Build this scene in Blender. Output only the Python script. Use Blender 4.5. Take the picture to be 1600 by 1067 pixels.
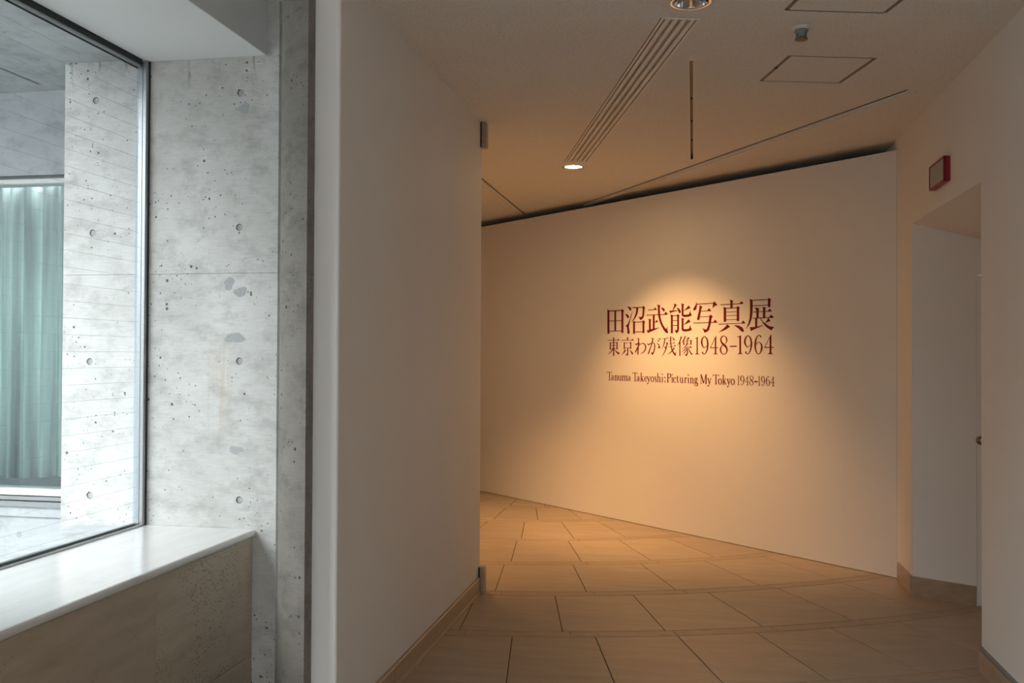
import bpy, math, random
from mathutils import Vector, Matrix
from mathutils.geometry import tessellate_polygon

random.seed(7)
for o in list(bpy.data.objects):
    bpy.data.objects.remove(o)
scene = bpy.context.scene
COL = scene.collection

# ------------------------------------------------------------------ camera
F, CX, CY = 1500.0, 800.0, 533.5          # focal length and centre in pixels of the 1600x1067 frame
EYE = 1.5
PITCH = math.atan(19.5 / F)
ROLL = 0.0045
YAW = math.atan(283 / F)


def ray(x, y):
    """direction of a photo pixel; +Y runs along the corridor, +Z is up"""
    dx, dy = x - CX, y - CY
    c, s = math.cos(ROLL), math.sin(ROLL)
    u, v = c * dx + s * dy, -s * dx + c * dy
    a, b, d = u / F, 1.0, -v / F
    c, s = math.cos(PITCH), math.sin(PITCH)
    b, d = c * b - s * d, s * b + c * d
    c, s = math.cos(YAW), math.sin(YAW)
    return Vector((c * a - s * b, s * a + c * b, d))


ORG = Vector((0, 0, EYE))


def on_z(x, y, z):
    d = ray(x, y)
    return ORG + d * ((z - EYE) / d.z)


def on_x(x, y, X):
    d = ray(x, y)
    return ORG + d * (X / d.x)


def on_y(x, y, Y):
    d = ray(x, y)
    return ORG + d * (Y / d.y)


cam = bpy.data.cameras.new('camera')
cam.sensor_width = 36.0
cam.lens = 36.0 * F / 1600.0
cam.clip_start = 0.05
cam_o = bpy.data.objects.new('camera', cam)
fw = ray(CX, CY).normalized()
rt = (ray(CX + 100, CY) - ray(CX, CY)).normalized()
up = rt.cross(fw).normalized()
cam_o.matrix_world = Matrix(((rt.x, up.x, -fw.x, 0), (rt.y, up.y, -fw.y, 0),
                             (rt.z, up.z, -fw.z, EYE), (0, 0, 0, 1)))
COL.objects.link(cam_o)
scene.camera = cam_o

# ------------------------------------------------------------------ sky, window light, exposure
SKY = 9.5
world = bpy.data.worlds.new('overcast_sky')
scene.world = world
world.use_nodes = True
wt = world.node_tree
bg = wt.nodes['Background']
bg.inputs['Color'].default_value = (0.92, 0.965, 1.0, 1)
# standard overcast sky: three times as bright overhead as at the horizon
tc = wt.nodes.new('ShaderNodeTexCoord')
sx_ = wt.nodes.new('ShaderNodeSeparateXYZ')
wt.links.new(tc.outputs['Generated'], sx_.inputs[0])
mx_ = wt.nodes.new('ShaderNodeMath'); mx_.operation = 'MAXIMUM'; mx_.inputs[1].default_value = 0.0
wt.links.new(sx_.outputs[2], mx_.inputs[0])
ma_ = wt.nodes.new('ShaderNodeMath'); ma_.operation = 'MULTIPLY_ADD'
ma_.inputs[1].default_value = SKY * 2 / 3
ma_.inputs[2].default_value = SKY / 3
wt.links.new(mx_.outputs[0], ma_.inputs[0])
wt.links.new(ma_.outputs[0], bg.inputs['Strength'])

pl = bpy.data.lights.new('window_portal', 'AREA')      # a portal only guides sky sampling, it emits nothing
pl.shape = 'RECTANGLE'
pl.size, pl.size_y = 1.8, 2.1
pl.cycles.is_portal = True
po = bpy.data.objects.new('window_portal', pl)
po.location = (-2.53, 3.1, 1.77)
po.rotation_euler = (math.radians(90), 0, math.radians(-90))
COL.objects.link(po)
po2 = po.copy()
po2.data = pl.copy()
po2.data.size = 4.8
po2.location = (-2.53, -3.0, 1.77)
COL.objects.link(po2)
po3 = po.copy()
po3.data = pl.copy()
po3.data.size, po3.data.size_y = 3.0, 2.75
po3.location = (-0.25, -6.12, 1.38)
po3.rotation_euler = (math.radians(90), 0, 0)
COL.objects.link(po3)

vs = scene.view_settings
vs.view_transform = 'Standard'
vs.look = 'None'
vs.exposure = 0.62
vs.gamma = 1.0
vs.use_curve_mapping = False
WARM = (1.0, 0.52, 0.19)


# ------------------------------------------------------------------ materials
def srgb(r, g, b):
    f = lambda v: (v / 255 / 12.92) if v / 255 <= 0.04045 else ((v / 255 + 0.055) / 1.055) ** 2.4
    return (f(r), f(g), f(b), 1)


class NT:
    def __init__(self, name):
        self.m = bpy.data.materials.new(name)
        self.m.use_nodes = True
        self.t = self.m.node_tree
        self.b = self.t.nodes['Principled BSDF']
        self.co = self.t.nodes.new('ShaderNodeTexCoord').outputs['Object']

    def n(self, kind, **kw):
        nd = self.t.nodes.new('ShaderNode' + kind)
        for k, v in kw.items():
            setattr(nd, k, v)
        return nd

    def link(self, a, b):
        self.t.links.new(a, b)

    def world_pos(self):
        return self.n('NewGeometry').outputs['Position']

    def scaled(self, vec, sc):
        m = self.n('Mapping')
        m.inputs['Scale'].default_value = sc
        self.link(vec, m.inputs['Vector'])
        return m.outputs['Vector']

    def noise(self, vec, scale, detail=4, rough=0.55):
        nd = self.n('TexNoise')
        nd.inputs['Scale'].default_value = scale
        nd.inputs['Detail'].default_value = detail
        nd.inputs['Roughness'].default_value = rough
        self.link(vec, nd.inputs['Vector'])
        return nd.outputs['Fac']

    def ramp(self, fac, stops):
        nd = self.n('ValToRGB')
        el = nd.color_ramp.elements
        while len(el) < len(stops):
            el.new(0.5)
        for e, (p, c) in zip(el, stops):
            e.position = p
            e.color = c if len(c) == 4 else (*c, 1)
        self.link(fac, nd.inputs['Fac'])
        return nd.outputs['Color']

    def mix(self, fac, a, b, mode='MIX'):
        nd = self.n('Mix', data_type='RGBA', blend_type=mode)
        for sock, v in ((nd.inputs[0], fac), (nd.inputs[6], a), (nd.inputs[7], b)):
            if hasattr(v, 'is_output'):
                self.link(v, sock)
            else:
                sock.default_value = v
        return nd.outputs[2]

    def math(self, op, a, b=0.0, c=0.0):
        nd = self.n('Math', operation=op)
        for sock, v in zip(nd.inputs, (a, b, c)):
            if hasattr(v, 'is_output'):
                self.link(v, sock)
            else:
                sock.default_value = v
        return nd.outputs[0]

    def bump(self, h, strength=0.2, dist=0.002):
        nd = self.n('Bump')
        nd.inputs['Strength'].default_value = strength
        nd.inputs['Distance'].default_value = dist
        self.link(h, nd.inputs['Height'])
        self.link(nd.outputs['Normal'], self.b.inputs['Normal'])

    def base(self, v, rough=0.6, spec=0.5, metal=0.0):
        if hasattr(v, 'is_output'):
            self.link(v, self.b.inputs['Base Color'])
        else:
            self.b.inputs['Base Color'].default_value = v
        if hasattr(rough, 'is_output'):
            self.link(rough, self.b.inputs['Roughness'])
        else:
            self.b.inputs['Roughness'].default_value = rough
        self.b.inputs['Specular IOR Level'].default_value = spec
        self.b.inputs['Metallic'].default_value = metal
        return self.m


def plain(name, col, rough=0.6, spec=0.4, metal=0.0, grain=0.03, gscale=40):
    t = NT(name)
    f = t.noise(t.world_pos(), gscale, 3)
    lo = tuple(c * (1 - grain) for c in col[:3]) + (1,)
    hi = tuple(min(1, c * (1 + grain)) for c in col[:3]) + (1,)
    return t.base(t.ramp(f, [(0.3, lo), (0.7, hi)]), rough, spec, metal)


def paint(name, col):
    t = NT(name)
    p = t.world_pos()
    big = t.noise(p, 1.3, 3)
    c = t.ramp(big, [(0.3, tuple(v * 0.975 for v in col)), (0.7, col)])
    fine = t.noise(p, 260, 2)
    t.bump(fine, 0.12, 0.001)
    return t.base(c, 0.62, 0.3)


def ceiling_board():
    t = NT('rock_wool_ceiling')
    p = t.world_pos()
    n1 = t.noise(t.scaled(p, (1, 1.0, 1)), 120, 3, 0.7)
    fleck = t.ramp(n1, [(0.34, (0.56, 0.53, 0.50)), (0.44, (0.82, 0.80, 0.77))])
    t.bump(n1, 0.35, 0.003)
    return t.base(fleck, 0.85, 0.15)


def concrete(name, lo, hi, stain=True, pits=1.0):
    t = NT(name)
    p = t.world_pos()
    c = t.ramp(t.noise(p, 2.2, 6, 0.62), [(0.30, lo), (0.70, hi)])
    # formwork rubbing: fine grain drawn out sideways
    g = t.noise(t.scaled(p, (3, 3, 26)), 5, 4, 0.65)
    c = t.mix(0.18, c, t.ramp(g, [(0.35, tuple(v * 0.8 for v in lo)), (0.62, hi)]))
    # air holes left in the cast face
    v = t.n('TexVoronoi', feature='F1')
    v.inputs['Scale'].default_value = 34
    v.inputs['Randomness'].default_value = 1.0
    t.link(p, v.inputs['Vector'])
    sep = t.n('SeparateColor')
    t.link(v.outputs['Color'], sep.inputs['Color'])
    rad = t.math('MULTIPLY', t.math('POWER', sep.outputs[0], 4.0), 0.26 * pits)
    clump = t.ramp(t.noise(p, 3.5, 2), [(0.36, (0.1, 0.1, 0.1)), (0.58, (1, 1, 1))])
    rad = t.math('MULTIPLY', rad, clump)
    hole = t.math('LESS_THAN', v.outputs['Distance'], rad)
    v2 = t.n('TexVoronoi', feature='F1')
    v2.inputs['Scale'].default_value = 95
    t.link(t.scaled(p, (1.0, 1.0, 0.8)), v2.inputs['Vector'])
    sep2 = t.n('SeparateColor')
    t.link(v2.outputs['Color'], sep2.inputs['Color'])
    rad2 = t.math('MULTIPLY', t.math('MULTIPLY', t.math('POWER', sep2.outputs[0], 6.0), 0.42 * pits), clump)
    hole = t.math('MAXIMUM', hole, t.math('LESS_THAN', t.math('ADD', v2.outputs['Distance'], t.math('MULTIPLY', t.noise(p, 300, 2), 0.12)), rad2))
    grime = t.ramp(t.noise(t.scaled(p, (1, 1, 1.6)), 6.5, 6, 0.7), [(0.48, (0, 0, 0)), (0.72, (1, 1, 1))])
    c = t.mix(t.math('MULTIPLY', grime, 0.6), c, tuple(x * 0.55 for x in lo[:3]) + (1,))
    c = t.mix(hole, c, tuple(x * 0.28 for x in lo[:3]) + (1,))
    if stain:
        # rust streaks that ran down below the middle tie hole, and grime along the top
        s = t.n('SeparateXYZ')
        t.link(p, s.inputs[0])
        wob = t.noise(t.scaled(p, (60, 60, 1.4)), 1.0, 3)
        run = t.ramp(wob, [(0.42, (0, 0, 0)), (0.58, (1, 1, 1))])
        dx = t.math('ABSOLUTE', t.math('ADD', s.outputs[0], 2.09))
        mx = t.math('SUBTRACT', 1.0, t.math('MULTIPLY', dx, 12.0))
        mx.node.use_clamp = True
        dz = t.math('ABSOLUTE', t.math('ADD', s.outputs[2], -1.34))
        mz = t.math('SUBTRACT', 1.0, t.math('MULTIPLY', dz, 4.0))
        mz.node.use_clamp = True
        k = t.math('MULTIPLY', t.math('MULTIPLY', mx, mz), run)
        c = t.mix(t.math('MULTIPLY', k, 0.55), c, srgb(186, 156, 116))
        wob2 = t.noise(t.scaled(p, (22, 22, 5)), 1.0, 4)
        spot = t.ramp(wob2, [(0.60, (0, 0, 0)), (0.72, (1, 1, 1))])
        mt = t.math('MULTIPLY', t.math('ADD', s.outputs[2], -2.62), 5.0)
        mt.node.use_clamp = True
        c = t.mix(t.math('MULTIPLY', t.math('MULTIPLY', spot, mt), 0.8), c, srgb(104, 82, 62))
    t.bump(t.math('SUBTRACT', t.noise(p, 45, 5), t.math('MULTIPLY', hole, 1.2)), 0.35, 0.003)
    return t.base(c, 0.72, 0.25)


def travertine(name, lo, hi, rough=0.35, pits=0.0, streak=(1.0, 5.0, 9.0), pitcol=(0.10, 0.065, 0.04, 1)):
    t = NT(name)
    p = t.world_pos()
    oi = t.n('ObjectInfo')
    off = t.n('VectorMath', operation='SCALE')
    cmb = t.n('CombineXYZ')
    for i in range(3):
        t.link(oi.outputs['Random'], cmb.inputs[i])
    t.link(cmb.outputs[0], off.inputs[0])
    off.inputs['Scale'].default_value = 7.0
    add = t.n('VectorMath', operation='ADD')
    t.link(p, add.inputs[0])
    t.link(off.outputs[0], add.inputs[1])
    q = add.outputs[0]
    band = t.noise(t.scaled(q, streak), 2.6, 6, 0.6)
    c = t.ramp(band, [(0.28, lo), (0.72, hi)])
    tone = t.math('MULTIPLY_ADD', oi.outputs['Random'], 0.10, 0.95)
    tc = t.n('CombineXYZ')
    for i in range(3):
        t.link(tone, tc.inputs[i])
    c = t.mix(1.0, c, tc.outputs[0], 'MULTIPLY')
    dirt = t.ramp(t.noise(q, 9, 4), [(0.60, (0, 0, 0)), (0.80, (1, 1, 1))])
    c = t.mix(t.math('MULTIPLY', dirt, 0.25), c, tuple(x * 0.55 for x in lo[:3]) + (1,))
    h = t.noise(q, 70, 4)
    if pits:
        v = t.n('TexVoronoi', feature='F1')
        v.inputs['Scale'].default_value = 130
        t.link(t.scaled(q, (1, 0.55, 1.3)), v.inputs['Vector'])
        sep = t.n('SeparateColor')
        t.link(v.outputs['Color'], sep.inputs['Color'])
        clump = t.ramp(t.noise(t.scaled(q, (1, 1, 2.2)), 2.4, 3), [(0.32, (0.15, 0.15, 0.15)), (0.54, (1, 1, 1))])
        rad = t.math('MULTIPLY', t.math('MULTIPLY', t.math('POWER', sep.outputs[0], 2.0), 0.42 * pits), clump)
        hole = t.math('LESS_THAN', v.outputs['Distance'], rad)
        c = t.mix(t.math('MULTIPLY', hole, 0.8), c, pitcol)
        h = t.math('SUBTRACT', h, t.math('MULTIPLY', hole, 1.5))
    t.bump(h, 0.08, 0.002)
    return t.base(c, rough, 0.5)


def glass(name, tint, refl=1.0):
    t = NT(name)
    t.t.nodes.remove(t.b)
    out = [n for n in t.t.nodes if n.type == 'OUTPUT_MATERIAL'][0]
    tr = t.n('BsdfTransparent')
    tr.inputs['Color'].default_value = tint
    gl = t.n('BsdfGlossy')
    gl.inputs['Roughness'].default_value = 0.0
    fr = t.n('Fresnel')
    fr.inputs['IOR'].default_value = 1.5
    mx = t.n('MixShader')
    t.link(t.math('MULTIPLY', fr.outputs[0], refl), mx.inputs[0])
    t.link(tr.outputs[0], mx.inputs[1])
    t.link(gl.outputs[0], mx.inputs[2])
    t.link(mx.outputs[0], out.inputs['Surface'])
    return t.m


def emit(name, col, strength):
    t = NT(name)
    t.base((0.8, 0.8, 0.8, 1))
    t.b.inputs['Emission Color'].default_value = (*col, 1)
    t.b.inputs['Emission Strength'].default_value = strength
    return t.m


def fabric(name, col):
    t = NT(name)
    fold_shade = t.noise(t.scaled(t.world_pos(), (1, 0.2, 0.03)), 13, 3)
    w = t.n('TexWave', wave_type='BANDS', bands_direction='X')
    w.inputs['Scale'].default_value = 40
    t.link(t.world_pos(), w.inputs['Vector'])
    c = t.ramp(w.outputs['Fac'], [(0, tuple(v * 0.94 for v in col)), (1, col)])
    c = t.mix(1.0, c, t.ramp(fold_shade, [(0.36, (0.38, 0.40, 0.40)), (0.62, (1, 1, 1))]), 'MULTIPLY')      # fold shading painted into the cloth as upright light and dark streaks
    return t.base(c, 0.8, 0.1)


M_PAINT = paint('white_wall_paint', (0.86, 0.835, 0.81))
M_PANEL = paint('exhibition_panel_paint', (0.84, 0.81, 0.77))
M_CEIL = ceiling_board()
M_SOFFIT = paint('white_soffit_paint', (0.80, 0.80, 0.80))
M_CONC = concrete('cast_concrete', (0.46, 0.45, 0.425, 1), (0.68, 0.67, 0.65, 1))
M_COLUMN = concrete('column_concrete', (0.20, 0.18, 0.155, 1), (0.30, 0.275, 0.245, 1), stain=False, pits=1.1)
M_CONC2 = concrete('outdoor_concrete', (0.40, 0.41, 0.41, 1), (0.52, 0.535, 0.54, 1), stain=False, pits=0.6)
M_FACADE = concrete('pale_facade_concrete', (0.46, 0.475, 0.485, 1), (0.56, 0.575, 0.585, 1), stain=False, pits=0.5)
M_PLUG = plain('mortar_plug', (0.40, 0.405, 0.41, 1), 0.85, 0.1, grain=0.12, gscale=120)
M_TILE = travertine('travertine_floor_tile', (0.34, 0.265, 0.19, 1), (0.45, 0.36, 0.275, 1), 0.34)
M_STRIP = travertine('travertine_floor_strip', (0.32, 0.235, 0.165, 1), (0.42, 0.32, 0.23, 1), 0.38, streak=(4, 9, 4))
M_BASE = travertine('travertine_baseboard', (0.34, 0.25, 0.175, 1), (0.46, 0.36, 0.265, 1), 0.30, pits=0.4, streak=(5, 1, 9))
M_FRONT = travertine('travertine_front', (0.42, 0.335, 0.25, 1), (0.54, 0.45, 0.355, 1), 0.45, pits=1.0, streak=(3, 1.2, 7))
M_SILL = travertine('polished_travertine_sill', (0.72, 0.70, 0.68, 1), (0.82, 0.805, 0.79, 1), 0.16, streak=(5, 0.7, 5))
M_GROUT = plain('dark_grout', (0.085, 0.06, 0.042, 1), 0.9, 0.05, grain=0.15)
M_ALU = plain('brushed_aluminium', (0.42, 0.43, 0.43, 1), 0.40, 0.5, 0.85, 0.06, 90)
M_SEAL = plain('black_glazing_seal', (0.03, 0.032, 0.036, 1), 0.6, 0.3)
M_EDGE = plain('glass_edge_blue_grey', (0.36, 0.44, 0.52, 1), 0.25, 0.5)
M_WIRE = plain('glazing_wire', (0.42, 0.45, 0.45, 1), 0.5, 0.4, 0.2)
M_GLASS = glass('clear_wired_glass', (0.93, 0.965, 0.96, 1), 0.55)
M_GLASS2 = glass('green_tinted_glass', (0.76, 0.92, 0.89, 1), 2.2)
M_WHITE = plain('white_enamel', (0.74, 0.72, 0.69, 1), 0.4, 0.4)
M_WHITE2 = plain('white_painted_metal', (0.80, 0.79, 0.77, 1), 0.45, 0.4)
M_BROWNMETAL = plain('bronze_anodised_frame', (0.22, 0.16, 0.10, 1), 0.45, 0.5, 0.3)
M_DARK = plain('black_cavity', (0.018, 0.016, 0.015, 1), 0.9, 0.05)
M_GREY = plain('grey_strip', (0.23, 0.24, 0.25, 1), 0.5, 0.4)
M_CHROME = plain('chrome_reflector', (0.78, 0.76, 0.74, 1), 0.10, 0.5, 1.0, 0.02)
M_RED = plain('red_enamel', (0.30, 0.012, 0.022, 1), 0.4, 0.4)
M_LENS = plain('grey_lens_panel', (0.36, 0.345, 0.32, 1), 0.35, 0.5)
M_INK = plain('dark_red_vinyl', (0.150, 0.0025, 0.008, 1), 0.55, 0.25, grain=0.02)
M_BULB = emit('halogen_lamp_face', (1.0, 0.66, 0.32), 110.0)
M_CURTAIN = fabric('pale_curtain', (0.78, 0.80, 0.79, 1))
M_GROUND = plain('dark_paving', (0.10, 0.105, 0.10, 1), 0.85, 0.2, grain=0.1, gscale=6)
M_HANDLE = plain('bronze_knob_metal', (0.30, 0.25, 0.20, 1), 0.25, 0.5, 0.9)


# ------------------------------------------------------------------ mesh helpers (all points in world metres)
def tag(o, label=None, cat=None, group=None, kind=None):
    for k, v in (('label', label), ('category', cat), ('group', group), ('kind', kind)):
        if v:
            o[k] = v
    return o


def mesh_obj(name, verts, faces, mat, parent=None, smooth=False, origin=None):
    vs_ = [Vector(v) for v in verts]
    if origin is None:
        xs, ys, zs = zip(*vs_)
        origin = Vector(((min(xs) + max(xs)) / 2, (min(ys) + max(ys)) / 2, min(zs)))
    else:
        origin = Vector(origin)
    me = bpy.data.meshes.new(name)
    me.from_pydata([v - origin for v in vs_], [], faces)
    me.materials.append(mat)
    if smooth:
        me.polygons.foreach_set('use_smooth', [True] * len(me.polygons))
    me.update()
    o = bpy.data.objects.new(name, me)
    COL.objects.link(o)
    place(o, origin, parent)
    return o


def base_of(o):
    p = Vector(o.location)
    while o.parent:
        o = o.parent
        p = p + Vector(o.location)
    return p


def place(o, origin, parent):
    if parent:
        o.parent = parent
        o.location = Vector(origin) - base_of(parent)
    else:
        o.location = origin


def empty(name, loc):
    o = bpy.data.objects.new(name, None)
    o.empty_display_size = 0.1
    COL.objects.link(o)
    o.location = loc
    return o


class MB:
    """collects shapes into one mesh"""

    def __init__(self):
        self.v, self.f = [], []

    def add(self, vs_, fs):
        k = len(self.v)
        self.v += [Vector(v) for v in vs_]
        self.f += [tuple(i + k for i in f) for f in fs]
        return self

    def box(self, x0, x1, y0, y1, z0, z1, bev=0.0):
        if x0 > x1: x0, x1 = x1, x0
        if y0 > y1: y0, y1 = y1, y0
        if z0 > z1: z0, z1 = z1, z0
        if bev:
            # chamfered box: three nested layers along z
            L = []
            for z, i in ((z0, bev), (z0 + bev, 0), (z1 - bev, 0), (z1, bev)):
                L.append([(x0 + i, y0, z), (x1 - i, y0, z), (x1, y0 + i, z), (x1, y1 - i, z),
                          (x1 - i, y1, z), (x0 + i, y1, z), (x0, y1 - i, z), (x0, y0 + i, z)] if i == 0 else
                         [(x0 + i, y0 + i, z), (x1 - i, y0 + i, z), (x1 - i, y0 + i, z), (x1 - i, y1 - i, z),
                          (x1 - i, y1 - i, z), (x0 + i, y1 - i, z), (x0 + i, y1 - i, z), (x0 + i, y0 + i, z)])
            return self.loft(L)
        P = [(x0, y0, z0), (x1, y0, z0), (x1, y1, z0), (x0, y1, z0), (x0, y0, z1), (x1, y0, z1), (x1, y1, z1), (x0, y1, z1)]
        return self.add(P, [(0, 3, 2, 1), (4, 5, 6, 7), (0, 1, 5, 4), (1, 2, 6, 5), (2, 3, 7, 6), (3, 0, 4, 7)])

    def loft(self, rings, cap=True, closed=True):
        n = len(rings[0])
        P = [p for r in rings for p in r]
        fs = []
        for a in range(len(rings) - 1):
            for i in range(n if closed else n - 1):
                j = (i + 1) % n
                fs.append((a * n + i, a * n + j, (a + 1) * n + j, (a + 1) * n + i))
        if cap:
            fs.append(tuple(reversed(range(n))))
            fs.append(tuple((len(rings) - 1) * n + i for i in range(n)))
        return self.add(P, fs)

    def prism(self, poly, z0, z1):
        """vertical prism over a plan polygon"""
        tri = tessellate_polygon([[Vector((x, y, 0)) for x, y in poly]])
        n = len(poly)
        P = [(x, y, z0) for x, y in poly] + [(x, y, z1) for x, y in poly]
        fs = [tuple(t) for t in tri] + [tuple(i + n for i in t) for t in tri]
        fs += [(i, (i + 1) % n, n + (i + 1) % n, n + i) for i in range(n)]
        return self.add(P, fs)

    def lathe(self, c, prof, seg=32, cap=True):
        rings = [[(c[0] + r * math.cos(2 * math.pi * i / seg), c[1] + r * math.sin(2 * math.pi * i / seg), z)
                  for i in range(seg)] for r, z in prof]
        return self.loft(rings, cap)

    def bar(self, a, b, w, z0, z1):
        """flat bar between two plan points"""
        a, b = Vector(a[:2]), Vector(b[:2])
        d = (b - a).normalized()
        n = Vector((-d.y, d.x)) * w / 2
        return self.prism([tuple(a - n), tuple(b - n), tuple(b + n), tuple(a + n)], z0, z1)

    def build(self, name, mat, parent=None, smooth=False, origin=None):
        o = mesh_obj(name, self.v, self.f, mat, parent, smooth, origin)
        fix_normals(o)
        return o


def fix_normals(o):
    import bmesh
    bm = bmesh.new()
    bm.from_mesh(o.data)
    bmesh.ops.remove_doubles(bm, verts=bm.verts, dist=1e-6)
    bmesh.ops.dissolve_degenerate(bm, edges=bm.edges, dist=1e-7)
    bmesh.ops.recalc_face_normals(bm, faces=bm.faces)
    bm.to_mesh(o.data)
    bm.free()


def struct(o):
    o['kind'] = 'structure'
    return o


def plate(outer, holes, place3, depth):
    """slab with real openings: 2D outline and hole loops, place3(u, v, d) -> 3D; d = 0 front, depth = back"""
    loops = [outer] + holes
    flat = [p for l in loops for p in l]
    tri = tessellate_polygon([[Vector((u, v, 0)) for u, v in l] for l in loops])
    mb = MB()
    n = len(flat)
    P = [place3(u, v, 0) for u, v in flat] + [place3(u, v, depth) for u, v in flat]
    fs = [tuple(t) for t in tri] + [tuple(n + i for i in t) for t in tri]
    k = 0
    for l in loops:
        m = len(l)
        fs += [(k + i, k + (i + 1) % m, n + k + (i + 1) % m, n + k + i) for i in range(m)]
        k += m
    return mb.add(P, fs)


def circle(u, v, r, seg=20):
    return [(u + r * math.cos(2 * math.pi * i / seg), v + r * math.sin(2 * math.pi * i / seg)) for i in range(seg)]


# ------------------------------------------------------------------ main dimensions
ZC = 2.96                                   # ceiling
XL, XR = -1.32, 1.355                       # corridor walls
YC = 4.0                                    # face of the concrete wall beside the window
W0 = Vector((1.355, 6.855))                 # exhibition wall, right end
WD = (Vector((-2.199, 10.198)) - W0).normalized()
WN = Vector((-WD.y, WD.x))
if WN.dot(-W0) < 0:
    WN = -WN                                # towards the camera
WL = 6.7
ZW = 2.893
FC = Vector((-1.83, 10.98))                 # centre of the floor rings
YB = -6.0                                   # end of the corridor behind the camera

# ------------------------------------------------------------------ floor: base and every tile
fb = MB().prism([(-1.96, YB), (XR + 1.3, YB), (XR + 1.3, 13), (-5.2, 13), (-5.2, 7.0), (-2.85, 7.0), (-2.85, 5.7), (-1.96, 5.7)], -0.12, -0.004)
floor = struct(fb.build('floor', M_GROUT))

GAP = 0.005
rows = [  # inner radius, outer radius, first joint angle, angular step (degrees)
    (0.10, 0.88, -88.2, 45.0), (0.98, 1.65, -88.2, 12.4), (1.75, 2.43, -88.8, 9.6), (2.53, 3.30, -81.99, 7.46), (3.40, 4.18, -82.57, 7.0),
    (4.28, 5.05, -83.15, 6.57), (5.15, 5.92, -78.9, 5.43), (6.02, 6.79, -81.5, 4.21), (6.89, 7.66, -79.2, 3.9),
    (7.76, 8.53, -80.6, 3.6), (8.63, 9.40, -79.4, 3.3), (9.50, 10.27, -80.3, 3.05), (10.37, 11.14, -79.0, 2.85),
    (11.24, 12.01, -80.1, 2.65), (12.11, 12.88, -79.7, 2.5), (12.98, 13.75, -79.9, 2.35), (13.85, 14.62, -79.5, 2.2),
    (14.72, 15.49, -79.9, 2.1), (15.59, 16.36, -79.6, 2.0), (16.46, 17.20, -79.6, 1.9)]


def ring_piece(r0, r1, step, n, ge=GAP):
    """one ring tile, centred on angle 0 about the ring centre, with a small chamfer"""
    mb = MB()
    rings = []
    for z, i in ((-0.03, 0), (-0.0012, 0), (0.0, 0.0012)):
        a0, a1 = r0 + GAP / 2 + i, r1 - GAP / 2 - i
        h0 = math.radians(step / 2) - (ge / 2 + i) / a0
        h1 = math.radians(step / 2) - (ge / 2 + i) / a1
        pts = [(a1 * math.cos(-h1 + 2 * h1 * k / n), a1 * math.sin(-h1 + 2 * h1 * k / n), z) for k in range(n + 1)]
        pts += [(a0 * math.cos(h0 - 2 * h0 * k / n), a0 * math.sin(h0 - 2 * h0 * k / n), z) for k in range(n + 1)]
        rings.append(pts)
    mb.loft(rings)
    me = bpy.data.meshes.new('ring_piece')
    me.from_pydata([tuple(v) for v in mb.v], [], mb.f)
    me.update()
    return me


def tile_wanted(x, y):
    if y > 7.1:
        left = -4.4
    elif y > 5.95:
        left = -2.7
    else:
        left = -2.1
    right = 2.5 if y > 4.4 else 1.75
    return left < x < right and YB - 0.2 < y < 12.2


def lay(me, name, mat, angs, rm):
    me.materials.append(mat)
    for a in angs:
        t = math.radians(a)
        x, y = FC.x + rm * math.cos(t), FC.y + rm * math.sin(t)
        if not tile_wanted(x, y):
            continue
        o = bpy.data.objects.new(name, me)
        COL.objects.link(o)
        o.parent = floor
        o.location = Vector((FC.x, FC.y, 0)) - Vector(floor.location)
        o.rotation_euler = (0, 0, t)


for i, (r0, r1, a0, st) in enumerate(rows):
    n = max(2, int(st / 1.5))
    KN = min(30, int(175 / st / 1.0) - 1)
    me = ring_piece(r0, r1, st, n)
    lay(me, 'floor_tile', M_TILE, [a0 + st * (k + 0.5) for k in range(-KN, KN + 1)], (r0 + r1) / 2)
    rs = r1 + 0.10
    st2 = st * 1.0
    me2 = ring_piece(r1, rs, st2, n, 0.0015)
    lay(me2, 'border_strip', M_STRIP, [a0 + st2 * (k + 0.5) + st * 0.07 for k in range(-KN, KN + 1)], r1 + 0.05)

# ------------------------------------------------------------------ ceiling with its openings
K = (ZC - EYE)


def ceil(px, py):
    p = on_z(px, py, ZC)
    return Vector((p.x, p.y))


DL1 = ceil(896, 261)
DL2 = Vector((-0.012, 4.02))
DL3 = Vector((-2.45, 7.7))
H1C, H2C, HANG, HS = Vector((0.614, 5.104)), Vector((0.646, 4.040)), math.radians(14.6), 0.452
G0, G1, GW = Vector((-0.053, 4.21)), Vector((-0.874, 7.225)), 0.172


def sq(c, s, a):
    u, v = Vector((math.cos(a), math.sin(a))), Vector((-math.sin(a), math.cos(a)))
    return [tuple(c + u * x * s / 2 + v * y * s / 2) for x, y in ((-1, -1), (1, -1), (1, 1), (-1, 1))]


gd = (G1 - G0).normalized()
gn = Vector((-gd.y, gd.x))
gr = [tuple(G0 - gn * GW / 2), tuple(G1 - gn * GW / 2), tuple(G1 + gn * GW / 2), tuple(G0 + gn * GW / 2)]
S0, S1, SW = Vector((-0.012, 4.735)), Vector((-0.012, 7.258)), 0.034
sl = [(S0.x - SW / 2, S0.y), (S0.x + SW / 2, S0.y), (S1.x + SW / 2, S1.y), (S1.x - SW / 2, S1.y)]
outer = [(-1.42, YB), (XR + 1.3, YB), (XR + 1.3, 13), (-5.2, 13), (-5.2, 7.0), (-2.85, 7.0), (-2.85, 5.7), (-1.42, 5.7)]
holes = [circle(DL1.x, DL1.y, 0.078, 32), circle(DL2.x, DL2.y, 0.080, 32), circle(DL3.x, DL3.y, 0.078, 32),
         sq(H1C, HS, HANG), sq(H2C, HS, HANG), gr, sl]
ceiling = struct(plate(outer, holes, lambda u, v, d: (u, v, ZC + d), 0.10).build('ceiling', M_CEIL))
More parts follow.
